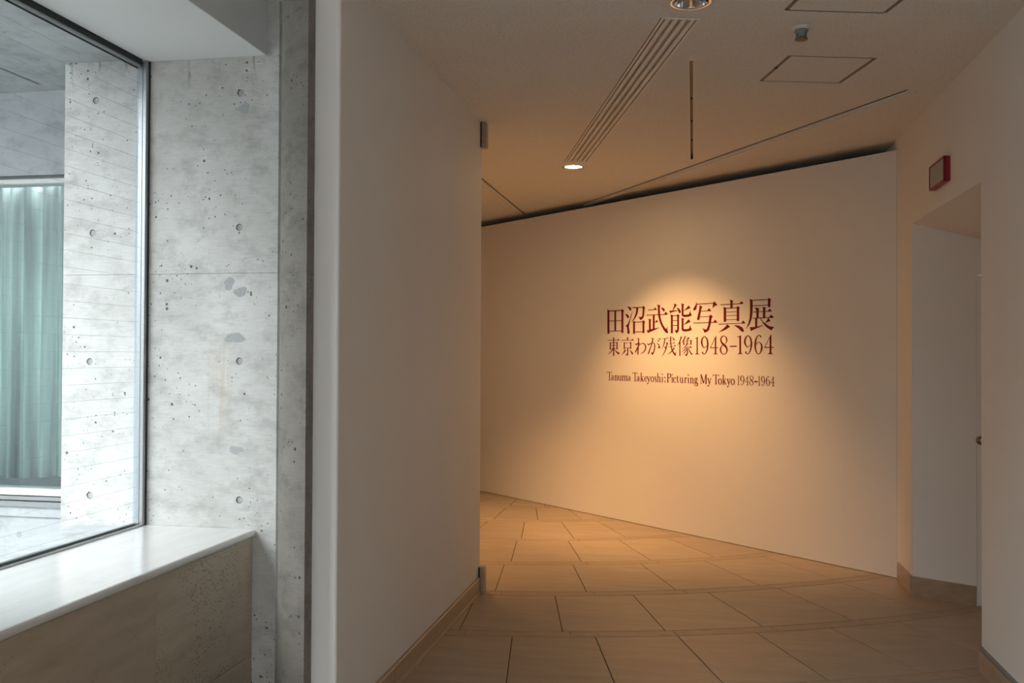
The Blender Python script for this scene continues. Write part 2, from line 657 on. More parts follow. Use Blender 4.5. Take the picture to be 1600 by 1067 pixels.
lid = MB().prism([(-2.44, YB), (XR + 1.3, YB), (XR + 1.3, 13), (-5.2, 13), (-5.2, 7.0), (-2.85, 7.0), (-2.85, 5.75), (-2.44, 5.75)], ZC + 0.22, ZC + 0.30)
struct(lid.build('trim_0', M_DARK))['label'] = 'dark slab above the suspended ceiling'

bay = MB().box(-1.92, -1.415, YB, 4.10, 3.072, 3.12).box(-1.425, -1.415, YB, 4.10, ZC + 0.001, 3.12)
struct(bay.build('ceiling_bay', M_CEIL))

# ------------------------------------------------------------------ right wall with the angled alcove
AY0, AY1, AZ = 4.93, 6.405, 2.335
wr = MB()
wr.box(XR, XR + 0.12, YB, AY0, 0, ZC)
wr.box(XR, XR + 0.12, AY0, AY1, AZ, ZC)
wr.box(XR, XR + 0.10, AY1, 7.3, 0, ZC)
wall_right = struct(wr.build('wall_right', M_PAINT))
# far jamb of the alcove, turned towards the corridor
J0, J1 = Vector((XR + 0.003, AY1)), Vector((1.702, 6.180))
jd = (J1 - J0).normalized()
jn = Vector((jd.y, -jd.x))
if jn.y > 0:
    jn = -jn
J2 = J0 + jd * 1.25
DOOR_S = 0.380
Jd = J0 + jd * DOOR_S
wj = MB().prism([tuple(J0), tuple(Jd), tuple(Jd - jn * 0.1), tuple(J0 - jn * 0.02 + Vector((0.03, 0.12)))], 0, 2.35)
Je = J0 + jd * (DOOR_S + 0.78)
wj.prism([tuple(Jd), tuple(Je), tuple(Je - jn * 0.1), tuple(Jd - jn * 0.1)], 1.99, 2.35)
wj.prism([tuple(Je), tuple(J2), tuple(J2 - jn * 0.1), tuple(Je - jn * 0.1)], 0, 2.35)
struct(wj.build('wall_alcove', M_PAINT))
# sloping underside of the alcove
zs = lambda x: AZ - 0.39 * (x - XR)
so = MB()
P = [(XR + 0.002, AY0, AZ - 0.0005), (XR + 0.002, AY1 + 0.02, AZ - 0.0005), (2.5, AY1 + 0.02, zs(2.5)), (2.5, AY0, zs(2.5))]
so.add(P + [(x, y, z + 0.05) for x, y, z in P],
       [(0, 1, 2, 3), (7, 6, 5, 4), (0, 4, 5, 1), (1, 5, 6, 2), (2, 6, 7, 3), (3, 7, 4, 0)])
struct(so.build('trim_1', M_PAINT))['label'] = 'sloping white underside of the alcove head'
al = MB().box(2.45, 2.55, 4.5, 6.6, 0, ZC).box(XR + 0.12, 2.5, AY0 - 0.1, AY0, 0, ZC)
struct(al.build('wall_alcove_side', M_PAINT))
# door leaf in the alcove, its knob peeping past the wall edge
Dm = J0 + jd * (DOOR_S + 0.39)
dl = MB().prism([tuple(Jd + jd * 0.0015 - jn * 0.001), tuple(Je - jd * 0.0015 - jn * 0.001),
                 tuple(Je - jd * 0.004 - jn * 0.05), tuple(Jd + jd * 0.004 - jn * 0.05)], 0.006, 1.985)
door = struct(dl.build('door_1', M_PAINT))
door['label'] = 'white flush door inside the alcove on the right'
kc = on_x(1531, 688, 1.675)


def knob_mesh(c, n, parent):
    n = Vector((n.x, n.y, 0)).normalized()
    u = Vector((-n.y, n.x, 0))
    prof = [(0.0, 0.026), (0.006, 0.026), (0.010, 0.011), (0.030, 0.010), (0.036, 0.022), (0.050, 0.027), (0.062, 0.022), (0.066, 0.006)]
    rings = []
    for d, r in prof:
        rings.append([c + n * d + (u * math.cos(t) + Vector((0, 0, 1)) * math.sin(t)) * r
                      for t in [2 * math.pi * i / 20 for i in range(20)]])
    o = MB().loft(rings).build('door_knob', M_HANDLE, parent, True)
    o['label'] = 'round bronze door knob'
    return o


ks = (Vector((kc.x, kc.y)) - J0).dot(jd)
kp = J0 + jd * max(ks, DOOR_S + 0.02) - jn * 0.001
knob_mesh(Vector((kp.x, kp.y, 0.998)), jn, door)

# ------------------------------------------------------------------ other enclosing walls
wre = MB().box(-2.6, -1.75, YB - 0.1, YB, 0, 3.12).box(1.25, XR + 0.2, YB - 0.1, YB, 0, 3.12).box(-1.75, 1.25, YB - 0.1, YB, 2.75, 3.12)
struct(wre.build('wall_rear', M_PAINT))
w4 = empty('fill_window_end', (-0.25, YB - 0.05, 0))            # glazing added behind the viewer to let in fill daylight
w4['kind'] = 'structure'
w4['label'] = 'glazed corridor end added behind the viewer for fill daylight, outside the picture'
for x0, x1, z0, z1 in ((-1.75, -1.70, 0, 2.75), (1.20, 1.25, 0, 2.75), (-0.28, -0.22, 0.05, 2.70), (-1.70, 1.20, 0, 0.05), (-1.70, 1.20, 2.70, 2.75)):
    MB().box(x0, x1, YB - 0.08, YB - 0.03, z0, z1).build('frame_rail', M_ALU, w4)
mesh_obj('glass_pane', [(-1.72, YB - .05, .03), (1.22, YB - .05, .03), (1.22, YB - .05, 2.72), (-1.72, YB - .05, 2.72)], [(0, 1, 2, 3)], M_GLASS, w4)
# left corridor wall: painted board wall whose near edge is rounded off
prof = [(XL, 5.93)]
for i in range(5):
    a = math.radians(i * 22.5)
    prof.append((XL - 0.010 + 0.010 * math.cos(a), 3.460 - 0.010 * math.sin(a)))
prof += [(-1.46, 3.450), (-1.50, 3.450), (-1.50, 5.93)]
struct(MB().prism(prof, 0, ZC).build('wall_left', M_PAINT))
struct(MB().box(-2.85, -1.50, 5.72, 5.85, 0, ZC).box(-2.93, -2.85, 5.72, 7.0, 0, ZC).box(-5.2, -2.85, 6.92, 7.0, 0, ZC).build('wall_return', M_PAINT))
struct(MB().box(-5.2, -5.1, 7.0, 13, 0, ZC).build('wall_far_left', M_PAINT))
struct(MB().box(-5.2, 1.5, 12.9, 13, 0, ZC).build('wall_far_rear', M_PAINT))

# exhibition wall: free-standing painted panel, a hand's breadth short of the ceiling
e0 = W0 + WD * 0.004
e1 = W0 + WD * WL
pw = MB().prism([tuple(e0), tuple(e1), tuple(e1 - WN * 0.09), tuple(e0 - WN * 0.09)], 0.004, ZW)
wall_back = struct(pw.build('wall_back', M_PANEL))
# dark void behind it
vb = MB().prism([tuple(W0 - WN * 0.35 - WD * 0.2), tuple(e1 - WN * 0.35), tuple(e1 - WN * 0.40), tuple(W0 - WN * 0.40 - WD * 0.2)], 0, ZC)
struct(vb.build('wall_void', M_DARK))

# ------------------------------------------------------------------ concrete wall beside the window
XO, XG = -2.882, -1.8175                    # outer corner, groove beside the column
ZJ = 1.857
wall_conc = struct(MB().box(XO + 0.03, -1.56, YC + 0.075, 5.50, -3.1, 3.10).build('wall_window_end', M_CONC))
hole_in = [(-2.001, 2.668), (-2.002, 2.063), (-1.997, 1.463), (-1.992, 0.842)]
hole_out = [(-2.722, 2.666), (-2.732, 2.051), (-2.741, 1.456), (-2.734, 0.839)]
allh = hole_in + hole_out
for z0, z1 in ((-3.1, ZJ - 0.0007), (ZJ + 0.0007, 3.10)):
    hs = [circle(u, v, 0.0165) for u, v in allh if z0 < v < z1]
    w = plate([(XO, z0), (XG, z0), (XG, z1), (XO, z1)], hs, lambda u, v, d: (u, YC + d, v), 0.075)
    w.build('concrete_panel', M_CONC, wall_conc)
for u, v in allh:
    c = MB()
    rr = [[(u + r * math.cos(t), YC + d, v + r * math.sin(t)) for t in [2 * math.pi * i / 20 for i in range(20)]]
          for r, d in ((0.0160, 0.06), (0.0160, 0.008), (0.012, 0.006))]
    c.loft(rr)
    c.build('tie_hole_plug', M_PLUG, wall_conc)


def blob(cx, cz, rx, rz, seed, n=22):
    rnd = random.Random(seed)
    ph = [rnd.uniform(0, 6.28) for _ in range(4)]
    pts = []
    for i in range(n):
        t = 2 * math.pi * i / n
        k = 1 + 0.16 * math.sin(2 * t + ph[0]) + 0.12 * math.sin(3 * t + ph[1]) + 0.08 * math.sin(5 * t + ph[2])
        pts.append((cx + rx * k * math.cos(t), cz + rz * k * math.sin(t)))
    return pts


for k, (px, py, rx, rz) in enumerate([(377, 160, .032, .026), (376, 456, .027, .024), (358, 443, .024, .028),
                                      (367, 528, .042, .025), (369, 703, .030, .020)]):
    p = on_y(px, py, YC)
    b = blob(p.x, p.z, rx, rz, k)
    if k == 0:
        b = blob(p.x + 0.012, p.z - 0.028, rx, rz * 0.8, k)
    plate(b, [], lambda u, v, d: (u, YC - 0.0006 + d, v), 0.0016).build('mortar_patch', M_PLUG, wall_conc)

# round concrete column, half built into the wall
CC, CR = Vector((-1.33, 3.66)), 0.294
pts = []
xe = -1.420
a1 = math.atan2(-math.sqrt(CR ** 2 - (xe - CC.x) ** 2), xe - CC.x)
a0 = math.radians(-230)
for i in range(33):
    a = a0 + (a1 - a0) * i / 32
    pts.append((CC.x + CR * math.cos(a), CC.y + CR * math.sin(a)))
pts = [p for p in pts]
pts += [(xe - 0.0, 3.58), (xe - 0.06, 3.9)]
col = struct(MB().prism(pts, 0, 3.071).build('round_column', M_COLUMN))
tag(col, 'round grey concrete column between the window wall and the white wall')
for p in col.data.polygons:
    p.use_smooth = abs(p.normal.z) < 0.5
try:
    col.data.set_sharp_from_angle(angle=math.radians(30))
except Exception:
    pass

# ------------------------------------------------------------------ window bay: sill, stone front, bulkhead
ZS = 0.714
XF = -1.911
YW0 = 2.2
sl_ = MB()
prof = [(-2.445, ZS), (XF - 0.012, ZS)]
for i in range(7):
    a = math.radians(90 - 30 * i)
    prof.append((XF - 0.012 + 0.012 * math.cos(a), ZS - 0.016 + 0.016 * math.sin(a)))
prof += [(XF - 0.03, ZS - 0.032), (-2.445, ZS - 0.032)]
rings = [[(x, y, z) for x, z in prof] for y in (YW0, YC - 0.003)]
sill = struct(sl_.loft(rings).build('window_sill', M_SILL))
sill['label'] = 'polished pale travertine sill below the window'
front = struct(MB().box(-2.42, XF - 0.022, YW0, YC - 0.002, 0, ZS - 0.033).build('wall_sill', M_GROUT))
ys = [YW0, 3.215, YC - 0.055]
for a, b in zip(ys[:-1], ys[1:]):
    for z0, z1 in ((0.0, 0.160), (0.162, ZS - 0.033)):
        MB().box(XF - 0.024, XF - 0.012, a + 0.0005, b - 0.0005, z0, z1, 0.0006).build('stone_slab', M_FRONT, front)
MB().box(XF - 0.024, XF - 0.016, YC - 0.052, YC - 0.003, 0, ZS - 0.036, 0.001).build('stone_slab', M_FRONT, front)
# bulkhead over the window
ZB = 2.83
bulk = struct(MB().box(-2.462, -1.876, YW0, YC - 0.001, ZB, 3.071, 0.0025).build('trim_2', M_SOFFIT))
bulk['label'] = 'white boxed-in bulkhead above the window'
RW0, RW1 = -5.4, -0.6                        # second window, added further back to fill the corridor with daylight
ws = MB().box(-2.49, -2.445, YB, RW0, 0, ZC + 0.1).box(-2.49, -2.445, RW1, YW0, 0, ZC + 0.1)
ws.box(-2.49, -2.445, RW0, RW1, 0, ZS).box(-2.49, -2.445, RW0, RW1, ZB, ZC + 0.1)
struct(ws.build('wall_side', M_PAINT))
w3 = empty('fill_window_side', (-2.47, (RW0 + RW1) / 2, ZS))
w3['kind'] = 'structure'
w3['label'] = 'plain window added behind the viewer for fill daylight, outside the picture'
for y0, y1, z0, z1 in ((RW0, RW0 + 0.04, ZS, ZB), (RW1 - 0.04, RW1, ZS, ZB), (RW0 + 0.04, RW1 - 0.04, ZS, ZS + 0.04), (RW0 + 0.04, RW1 - 0.04, ZB - 0.04, ZB)):
    MB().box(-2.49, -2.45, y0, y1, z0, z1).build('frame_rail', M_ALU, w3)
mesh_obj('glass_pane', [(-2.47, RW0 + .02, ZS + .02), (-2.47, RW1 - .02, ZS + .02), (-2.47, RW1 - .02, ZB - .02), (-2.47, RW0 + .02, ZB - .02)], [(0, 1, 2, 3)], M_GLASS, w3)
fl2 = MB().box(-2.445, -1.955, YB, YW0, -0.12, 0.0)
struct(fl2.build('floor_bay', M_TILE))
struct(MB().box(-2.444, -1.876, YB, YW0 - 0.001, ZB, 3.071).build('trim_3', M_SOFFIT))

# ------------------------------------------------------------------ the window
XGL = -2.474                                 # glass plane
Y1 = YC - 0.004
YM = YW0 + 0.025
win = empty('window_1', (XGL, 0.5, ZS))
win['kind'] = 'structure'
win['label'] = 'aluminium framed window of wired glass on the left'


def frame_bar(name, mb, mat=M_ALU):
    return mb.build(name, mat, win)


# jamb against the concrete: stepped section
frame_bar('jamb', MB().box(-2.462, -2.447, Y1 - 0.030, Y1, ZS + 0.002, ZB - 0.001, 0.0015))
frame_bar('jamb', MB().box(-2.486, -2.467, Y1 - 0.026, Y1, ZS + 0.002, ZB - 0.001, 0.0015))
frame_bar('glazing_seal', MB().box(-2.467, -2.462, Y1 - 0.018, Y1, ZS + 0.002, ZB - 0.001), M_SEAL)
frame_bar('glazing_seal', MB().box(-2.447, -2.4435, Y1 - 0.008, Y1, ZS + 0.002, ZB - 0.001), M_SEAL)
frame_bar('glazing_bead', MB().box(-2.498, -2.487, Y1 - 0.022, Y1, ZS + 0.002, ZB - 0.001, 0.001), M_EDGE)
# head
frame_bar('head_rail', MB().box(-2.486, -2.470, YW0, Y1 - 0.032, ZB - 0.034, ZB + 0.02, 0.0015))
frame_bar('glazing_seal', MB().box(-2.469, -2.4645, YW0, Y1 - 0.032, ZB - 0.022, ZB + 0.02), M_SEAL)
frame_bar('glazing_seal', MB().box(-2.4885, -2.486, YW0, Y1 - 0.032, ZB - 0.040, ZB + 0.02), M_SEAL)
# bottom rail
frame_bar('bottom_rail', MB().box(-2.455, -2.4465, YW0, Y1 - 0.032, ZS - 0.02, ZS + 0.0085, 0.001))
frame_bar('bottom_rail', MB().box(-2.495, -2.478, YW0, Y1 - 0.032, ZS - 0.02, ZS + 0.014, 0.001))
frame_bar('glazing_seal', MB().box(-2.472, -2.455, YW0, Y1 - 0.032, ZS - 0.02, ZS + 0.005), M_SEAL)
frame_bar('mullion', MB().box(-2.500, -2.447, YM - 0.025, YM + 0.025, ZS + 0.002, ZB - 0.001, 0.002))
for a, b in ((YM + 0.025, Y1 - 0.012),):
    mesh_obj('glass_pane', [(XGL, a, ZS + 0.004), (XGL, b, ZS + 0.004), (XGL, b, ZB - 0.01), (XGL, a, ZB - 0.01)],
             [(0, 1, 2, 3)], M_GLASS, win)
ww = MB().loft([[(XGL + 0.001 + 0.0004 * math.cos(t), y, 0.0004 * math.sin(t)) for t in (0, 1.57, 3.14, 4.71)]
                for y in (YM + 0.03, Y1 - 0.02)])
wire0 = None
for k in range(-11, 20):
    z = 1.502 + 0.0678 * k
    if not ZS + 0.03 < z < ZB - 0.03:
        continue
    if wire0 is None:
        wire0 = ww.build('wire', M_WIRE, win, origin=(XGL, 2.4, 0))
        w = wire0
    else:
        w = wire0.copy()
        COL.objects.link(w)
    w.location.z = z - ZS

# ------------------------------------------------------------------ outdoors: ledge, soffit, neighbouring facade, court
led = MB().box(-2.812, -2.499, -8, YC - 0.001, -3.1, 0.702, 0.004)
tag(struct(led.build('outer_ledge', M_FACADE)), 'pale concrete ledge outside the window')
lin = MB().box(XO, -2.490, -8, YC - 0.0005, 2.845, 3.6)
tag(struct(lin.build('lintel_beam', M_CONC2)), 'concrete beam over the window seen from below')
ZF, YF = 3.18, 5.5
YS = 2.7                                      # the covered corner ends here, open court beyond
slit0, slit1 = on_z(0, 106, ZF), on_z(63, 132.5, ZF)
sx = (slit0.x + slit1.x) / 2
spot = on_z(52, 93, ZF)
of = plate([(-8.0, YS), (XO, YS), (XO, YF + 0.3), (-8.0, YF + 0.3)],
           [[(sx - 0.014, YS + 0.3), (sx + 0.014, YS + 0.3), (sx + 0.014, slit1.y), (sx - 0.014, slit1.y)]],
           lambda u, v, d: (u, v, ZF + d), 0.06)
osf = struct(of.build('outer_soffit', M_CONC2))
osf['label'] = 'grey concrete soffit outside with a narrow dark slit'
MB().box(-8.0, XO, YS, YF + 0.3, ZF + 0.061, 3.7).build('slab', M_DARK, osf)
MB().lathe((spot.x, spot.y), [(0.035, ZF - 0.002), (0.035, ZF + 0.002)], 24).build('round_plate', M_PLUG, osf)

fac = struct(MB().box(-12, XO + 0.02, YF, YF + 0.2, 2.640, 3.9).build('facade', M_FACADE))
fac['label'] = 'pale facade across the corner of the court'
MB().box(-12, XO + 0.02, YF, YF + 0.2, -3.1, 0.440).build('base_wall', M_FACADE, fac)
MB().box(-12, XO + 0.02, YF - 0.02, YF + 0.2, 0.443, 0.508, 0.003).build('sill_course', M_FACADE, fac)
fp = on_y(30, 835, YF)
rr = [[(fp.x + r * math.cos(t), YF - 0.001 + d, fp.z + r * math.sin(t)) for t in [2 * math.pi * i / 18 for i in range(18)]]
      for r, d in ((0.02, 0.01), (0.02, 0.0))]
MB().loft(rr).build('tie_hole_plug', M_PLUG, fac)
w2 = empty('window_2', (-5, YF, 0.508))
w2['kind'] = 'structure'
w2['label'] = 'green tinted window across the court with pale curtains'
for z0, z1, y0, m in ((0.510, 0.545, -0.045, M_ALU), (0.550, 0.575, -0.030, M_ALU), (0.580, 0.622, -0.015, M_WHITE2),
                      (2.585, 2.614, -0.01, M_WHITE2), (2.616, 2.640, 0.03, M_GREY)):
    MB().box(-12, XO + 0.02, YF + y0, YF + 0.12, z0, z1, 0.002).build('frame_rail', m, w2)
mesh_obj('glass_pane', [(-12, YF + 0.03, 0.62), (XO + 0.02, YF + 0.03, 0.62), (XO + 0.02, YF + 0.03, 2.59), (-12, YF + 0.03, 2.59)],
         [(0, 1, 2, 3)], M_GLASS2, w2)
struct(MB().box(-12, XO + 0.02, YF + 1.2, YF + 1.3, -3.1, 3.9).build('wall_beyond', M_GREY))
struct(MB().box(-12, XO + 0.02, YF + 0.2, YF + 1.2, 0.3, 0.44).build('floor_beyond', M_GREY))


def curtain(x0, x1, label, seed):
    rnd = random.Random(seed)
    n = int((x1 - x0) / 0.012)
    x, ph, prev = x0, 0.0, []
    top, bot, ks_ = [], [], rnd.uniform(0, 6)
    for i in range(n + 1):
        x = x0 + (x1 - x0) * i / n
        y = YF + 0.26 + 0.035 * math.sin(x * 52 + 1.6 * math.sin(x * 7 + ks_)) + 0.02 * math.sin(x * 23 + ks_)
        top.append((x, y, 2.62))
        bot.append((x, y + 0.01 * math.sin(x * 31), 0.66 + 0.012 * math.sin(x * 9 + ks_)))
    th = [(a, b + 0.004, c) for a, b, c in reversed(top)]
    bh = [(a, b + 0.004, c) for a, b, c in reversed(bot)]
    mb = MB().loft([bot + bh, top + th])
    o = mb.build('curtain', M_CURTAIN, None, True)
    tag(o, label, 'curtain', 'curtains across the court')


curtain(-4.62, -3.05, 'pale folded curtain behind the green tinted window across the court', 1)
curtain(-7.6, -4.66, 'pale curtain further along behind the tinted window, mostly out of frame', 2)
struct(MB().box(-40, -2.8, -40, 8, -3.3, -3.1).build('ground_outside', M_GROUND))
struct(MB().box(-14, -3.2, -7.3, -7.0, -3.1, 0.95).build('parapet_outside', M_CONC2))
struct(MB().box(-30, 2, -26, -24, -3.1, 4.2).build('building_outside', M_GREY))
struct(MB().box(-17, -15, -24, 14, -3.1, 6.8).build('sky_blocking_building', M_GREY))  # unseen block added to cut off low sky and darken the upper concrete

# ------------------------------------------------------------------ baseboards and end trims
bl = struct(MB().box(XL - 0.002, XL + 0.016, 3.47, 5.865, 0, 0.098).build('baseboard_left', M_GROUT))
for a, b in ((3.462, 4.13), (4.13, 5.04), (5.04, 5.872)):
    prof = [(XL + 0.001, 0.105), (XL + 0.014, 0.105), (XL + 0.018, 0.101), (XL + 0.018, 0.02), (XL + 0.021, 0.012), (XL + 0.021, 0.0), (XL + 0.001, 0.0)]
    MB().loft([[(x, y, z) for x, z in prof] for y in (a + 0.0008, b - 0.0008)]).build('base_stone', M_BASE, bl)
tb = struct(MB().box(XL - 0.06, XL + 0.040, 5.885, 5.945, 0, 0.165, 0.002).build('trim_4', M_BASE))
tb['label'] = 'small brown stone block at the foot of the white wall end'
MB().box(XL + 0.001, XL + 0.013, 5.882, 5.886, 0, 0.163).build('shadow_joint', M_GROUT, tb)
tt = struct(MB().box(XL - 0.06, XL + 0.038, 5.885, 5.945, 2.80, ZC - 0.001, 0.002).build('trim_5', M_BASE))
tt['label'] = 'small brown stone block at the top of the white wall end'
MB().box(XL + 0.001, XL + 0.011, 5.882, 5.886, 2.802, ZC - 0.001).build('shadow_joint', M_GROUT, tt)

br = struct(MB().box(XR - 0.012, XR + 0.01, YB, AY0 - 0.001, 0, 0.098).build('baseboard_right', M_GROUT))
yy = [YB, -4.5, -3, -1.5, 0.0, 1.5, 3.2, AY0]
for a, b in zip(yy[:-1], yy[1:]):
    MB().box(XR - 0.014, XR + 0.002, a + 0.0008, b - 0.0008, 0, 0.099, 0.0012).build('base_stone', M_BASE, br)
MB().box(XR - 0.010, XR + 0.002, YB, AY0 - 0.001, 0.101, 0.119, 0.001).build('grey_strip', M_GREY, br)
bf = struct(MB().box(XR - 0.014, XR + 0.004, AY1 - 0.002, 6.80, 0, 0.120, 0.0015).build('baseboard_far', M_BASE))
bf['label'] = 'short brown stone baseboard between the alcove and the title wall'
a0_, a1_ = J0 + jn * 0.0, J0 + jd * (DOOR_S - 0.002)
ba = struct(MB().prism([tuple(J0 - jd * 0.012 + jn * 0.014), tuple(a1_ + jn * 0.014), tuple(a1_ - jn * 0.001), tuple(J0 - jn * 0.001)], 0, 0.119).build('baseboard_alcove', M_BASE))
ba['label'] = 'brown stone baseboard of the alcove'

# ------------------------------------------------------------------ ceiling fittings


def lamp_spot(name, loc, target, power, angle, blend, size=0.03):
    l = bpy.data.lights.new(name, 'SPOT')
    l.energy = power
    l.color = WARM
    l.spot_size = math.radians(angle)
    l.spot_blend = blend
    l.shadow_soft_size = size
    o = bpy.data.objects.new(name, l)
    COL.objects.link(o)
    o.location = loc
    o.rotation_euler = (Vector(target) - Vector(loc)).to_track_quat('-Z', 'Y').to_euler()
    return o


def downlight(c, label, lit):
    r = 0.076
    t = empty('downlight', (c.x, c.y, ZC))
    tag(t, label, 'downlight', 'recessed ceiling downlights')
    MB().lathe(c, [(r + 0.012, ZC - 0.0005), (r + 0.012, ZC - 0.003), (r + 0.008, ZC - 0.005), (r - 0.004, ZC - 0.004), (r - 0.006, ZC - 0.0005)],
               40, False).build('trim_ring', M_CHROME, t, True)
    MB().lathe(c, [(r - 0.002, ZC - 0.001), (r - 0.008, ZC + 0.03), (r - 0.016, ZC + 0.08), (r - 0.03, ZC + 0.12)],
               40, False).build('reflector', M_CHROME, t, True)
    if lit:
        MB().lathe(c, [(r - 0.010, ZC + 0.008), (r - 0.020, ZC + 0.002), (r - 0.045, ZC - 0.001)], 32).build('lamp_face', M_BULB, t)
    else:
        MB().lathe(c, [(r - 0.03, ZC + 0.12), (0.03, ZC + 0.118), (0.028, ZC + 0.075), (0.018, ZC + 0.06)], 32).build('lamp_face', M_LENS, t, True)
    return t


t1 = downlight(DL1, 'lit downlight glowing warm at the far end of the slotted grille', True)
downlight(DL2, 'unlit chrome downlight at the top edge of the picture', False)
t3 = downlight(DL3, 'lit downlight hidden behind the left white wall', True)
wc = W0 + WD * 1.93
tgt = (wc.x, wc.y, 0.25)
o = lamp_spot('spot_lamp', (DL1.x, DL1.y, ZC - 0.02), tgt, 165, 70, 1.0)
o.scale = (1.25, 1, 1)
o.parent = t1
o.location = (0, 0, -0.02)
o = lamp_spot('spot_lamp', (DL3.x, DL3.y, ZC - 0.02), (DL3.x + 0.1, DL3.y + 0.1, 0), 190, 90, 0.8)
o.parent = t3
o.location = (0, 0, -0.02)


def hatch(c, label):
    t = empty('ceiling_hatch', (c.x, c.y, ZC))
    tag(t, label, 'hatch', 'ceiling access hatches')
    u, v = Vector((math.cos(HANG), math.sin(HANG))), Vector((-math.sin(HANG), math.cos(HANG)))
    h = HS / 2
    for a, b in ((-1, -1), (1, -1), (1, 1), (-1, 1)):
        p = c + u * a * (h - 0.012) + v * b * (h - 0.012)
        q = c + u * (-b) * (h - 0.012) + v * a * (h - 0.012)
        MB().bar(p, q, 0.024, ZC + 0.004, ZC + 0.025).build('frame_bar', M_BROWNMETAL, t)
    MB().prism(sq(c, HS - 0.046, HANG), ZC, ZC + 0.02).build('panel', M_CEIL, t)
    lc = c - u * (h - 0.012) - v * 0.02
    MB().lathe(lc, [(0.008, ZC + 0.006), (0.008, ZC - 0.001), (0.005, ZC - 0.002)], 14).build('latch', M_SEAL, t)


hatch(H1C, 'square ceiling access hatch beyond the sprinkler head')
hatch(H2C, 'square ceiling access hatch cut off by the top edge')

# slotted air grille
gt = empty('air_grille', (*((G0 + G1) / 2), ZC))
tag(gt, 'long white slotted air grille running to the lit downlight', 'air grille')
ex = gd * 0.004
MB().bar(G0, G1, GW, ZC + 0.014, ZC + 0.022).build('back_plate', M_WHITE, gt)
for s_ in (-1, 1):
    MB().bar(G0 + gn * s_ * (GW / 2 - 0.006), G1 + gn * s_ * (GW / 2 - 0.006), 0.012, ZC - 0.003, ZC + 0.035).build('frame_bar', M_WHITE2, gt)
for e_ in (G0 + gd * 0.006, G1 - gd * 0.006):
    MB().bar(e_ - gn * (GW / 2 - 0.012), e_ + gn * (GW / 2 - 0.012), 0.012, ZC - 0.003, ZC + 0.035).build('frame_bar', M_WHITE2, gt)
for s_ in (1,):
    MB().bar(G0 + gn * s_ * (GW / 2 + 0.0015), G1 + gn * s_ * (GW / 2 + 0.0015), 0.003, ZC - 0.001, ZC + 0.002).build('edge_joint', M_SEAL, gt)
nb = 4
for i in range(nb):
    u_ = -GW / 2 + 0.012 + (GW - 0.024) * (i + 0.5) / nb
    a, b = G0 + gn * u_ + gd * 0.012, G1 + gn * u_ - gd * 0.012
    blade = MB()
    prof2 = [(-0.010, -0.002), (0.010, -0.002), (0.007, 0.014), (-0.007, 0.014)]
    blade.loft([[(p.x + gn.x * x, p.y + gn.y * x, ZC + z) for x, z in prof2] for p in (a, b)])
    blade.build('blade', M_WHITE2, gt)

# narrow recessed track
tk = empty('ceiling_track', (S0.x, (S0.y + S1.y) / 2, ZC))
tag(tk, 'narrow recessed ceiling track to the right of the grille', 'track')
MB().box(S0.x - SW / 2, S0.x + SW / 2, S0.y, S1.y, ZC + 0.028, ZC + 0.034).build('back_plate', M_BROWNMETAL, tk)
for s_ in (-1, 1):
    MB().box(S0.x + s_ * SW / 2, S0.x + s_ * (SW / 2 - 0.008), S0.y, S1.y, ZC - 0.003, ZC + 0.028).build('side_rail', M_WHITE2, tk)
MB().box(S0.x - SW / 2 + 0.008, S0.x + SW / 2 - 0.008, S0.y, S0.y + 0.09, ZC - 0.003, ZC + 0.02, 0.002).build('end_cap', M_WHITE2, tk)
MB().box(S0.x - 0.008, S0.x + 0.008, S1.y - 0.03, S1.y, ZC - 0.004, ZC + 0.02).build('end_stop', M_SEAL, tk)
for k in range(3):
    yk = S0.y + 0.9 + 0.55 * k
    MB().lathe((S0.x, yk), [(0.004, ZC + 0.028), (0.004, ZC + 0.02), (0.002, ZC + 0.018)], 10).build('screw', M_SEAL, tk)


def rail(a, b, label):
    a, b = Vector(a), Vector(b)
    d = (b - a).normalized()
    n = Vector((-d.y, d.x))
    t = empty('ceiling_rail', (*((a + b) / 2), ZC))
    tag(t, label, 'ceiling rail', 'partition rails on the ceiling')
    MB().bar(a, b, 0.056, ZC - 0.008, ZC).build('rail_body', M_WHITE2, t)
    for s_ in (-1, 1):
        MB().bar(a + n * s_ * 0.021, b + n * s_ * 0.021, 0.014, ZC - 0.015, ZC - 0.008).build('lip', M_WHITE2, t)
    MB().bar(a + n * 0.0315 if n.y < 0 else a - n * 0.0315, b + n * 0.0315 if n.y < 0 else b - n * 0.0315, 0.006, ZC - 0.003, ZC - 0.0001).build('shadow_joint', M_SEAL, t)


rail((1.180, 5.578), (-1.022, 9.290), 'long white partition rail running slantwise across the ceiling to the title wall')
rail((-1.765, 6.4), (-1.757, 9.80), 'white partition rail on the ceiling behind the left wall end')

# sprinkler head
sc = ceil(1252, 43)
sp = empty('sprinkler_head', (sc.x, sc.y, ZC))
tag(sp, 'small sprinkler head between the two ceiling hatches', 'sprinkler')
MB().lathe(sc, [(0.044, ZC), (0.044, ZC - 0.003), (0.030, ZC - 0.012), (0.024, ZC - 0.014)], 28).build('escutcheon', M_WHITE, sp, True)
MB().lathe(sc, [(0.029, ZC - 0.012), (0.030, ZC - 0.020), (0.024, ZC - 0.026), (0.023, ZC - 0.046)], 28).build('body', M_GREY, sp, True)
for k in range(4):
    a = math.radians(45 + 90 * k)
    MB().lathe((sc.x + 0.021 * math.cos(a), sc.y + 0.021 * math.sin(a)), [(0.0035, ZC - 0.030), (0.0035, ZC - 0.040)], 8).build('slot', M_SEAL, sp)
MB().lathe(sc, [(0.020, ZC - 0.046), (0.028, ZC - 0.050), (0.028, ZC - 0.056), (0.012, ZC - 0.060)], 28).build('deflector', M_BROWNMETAL, sp, True)

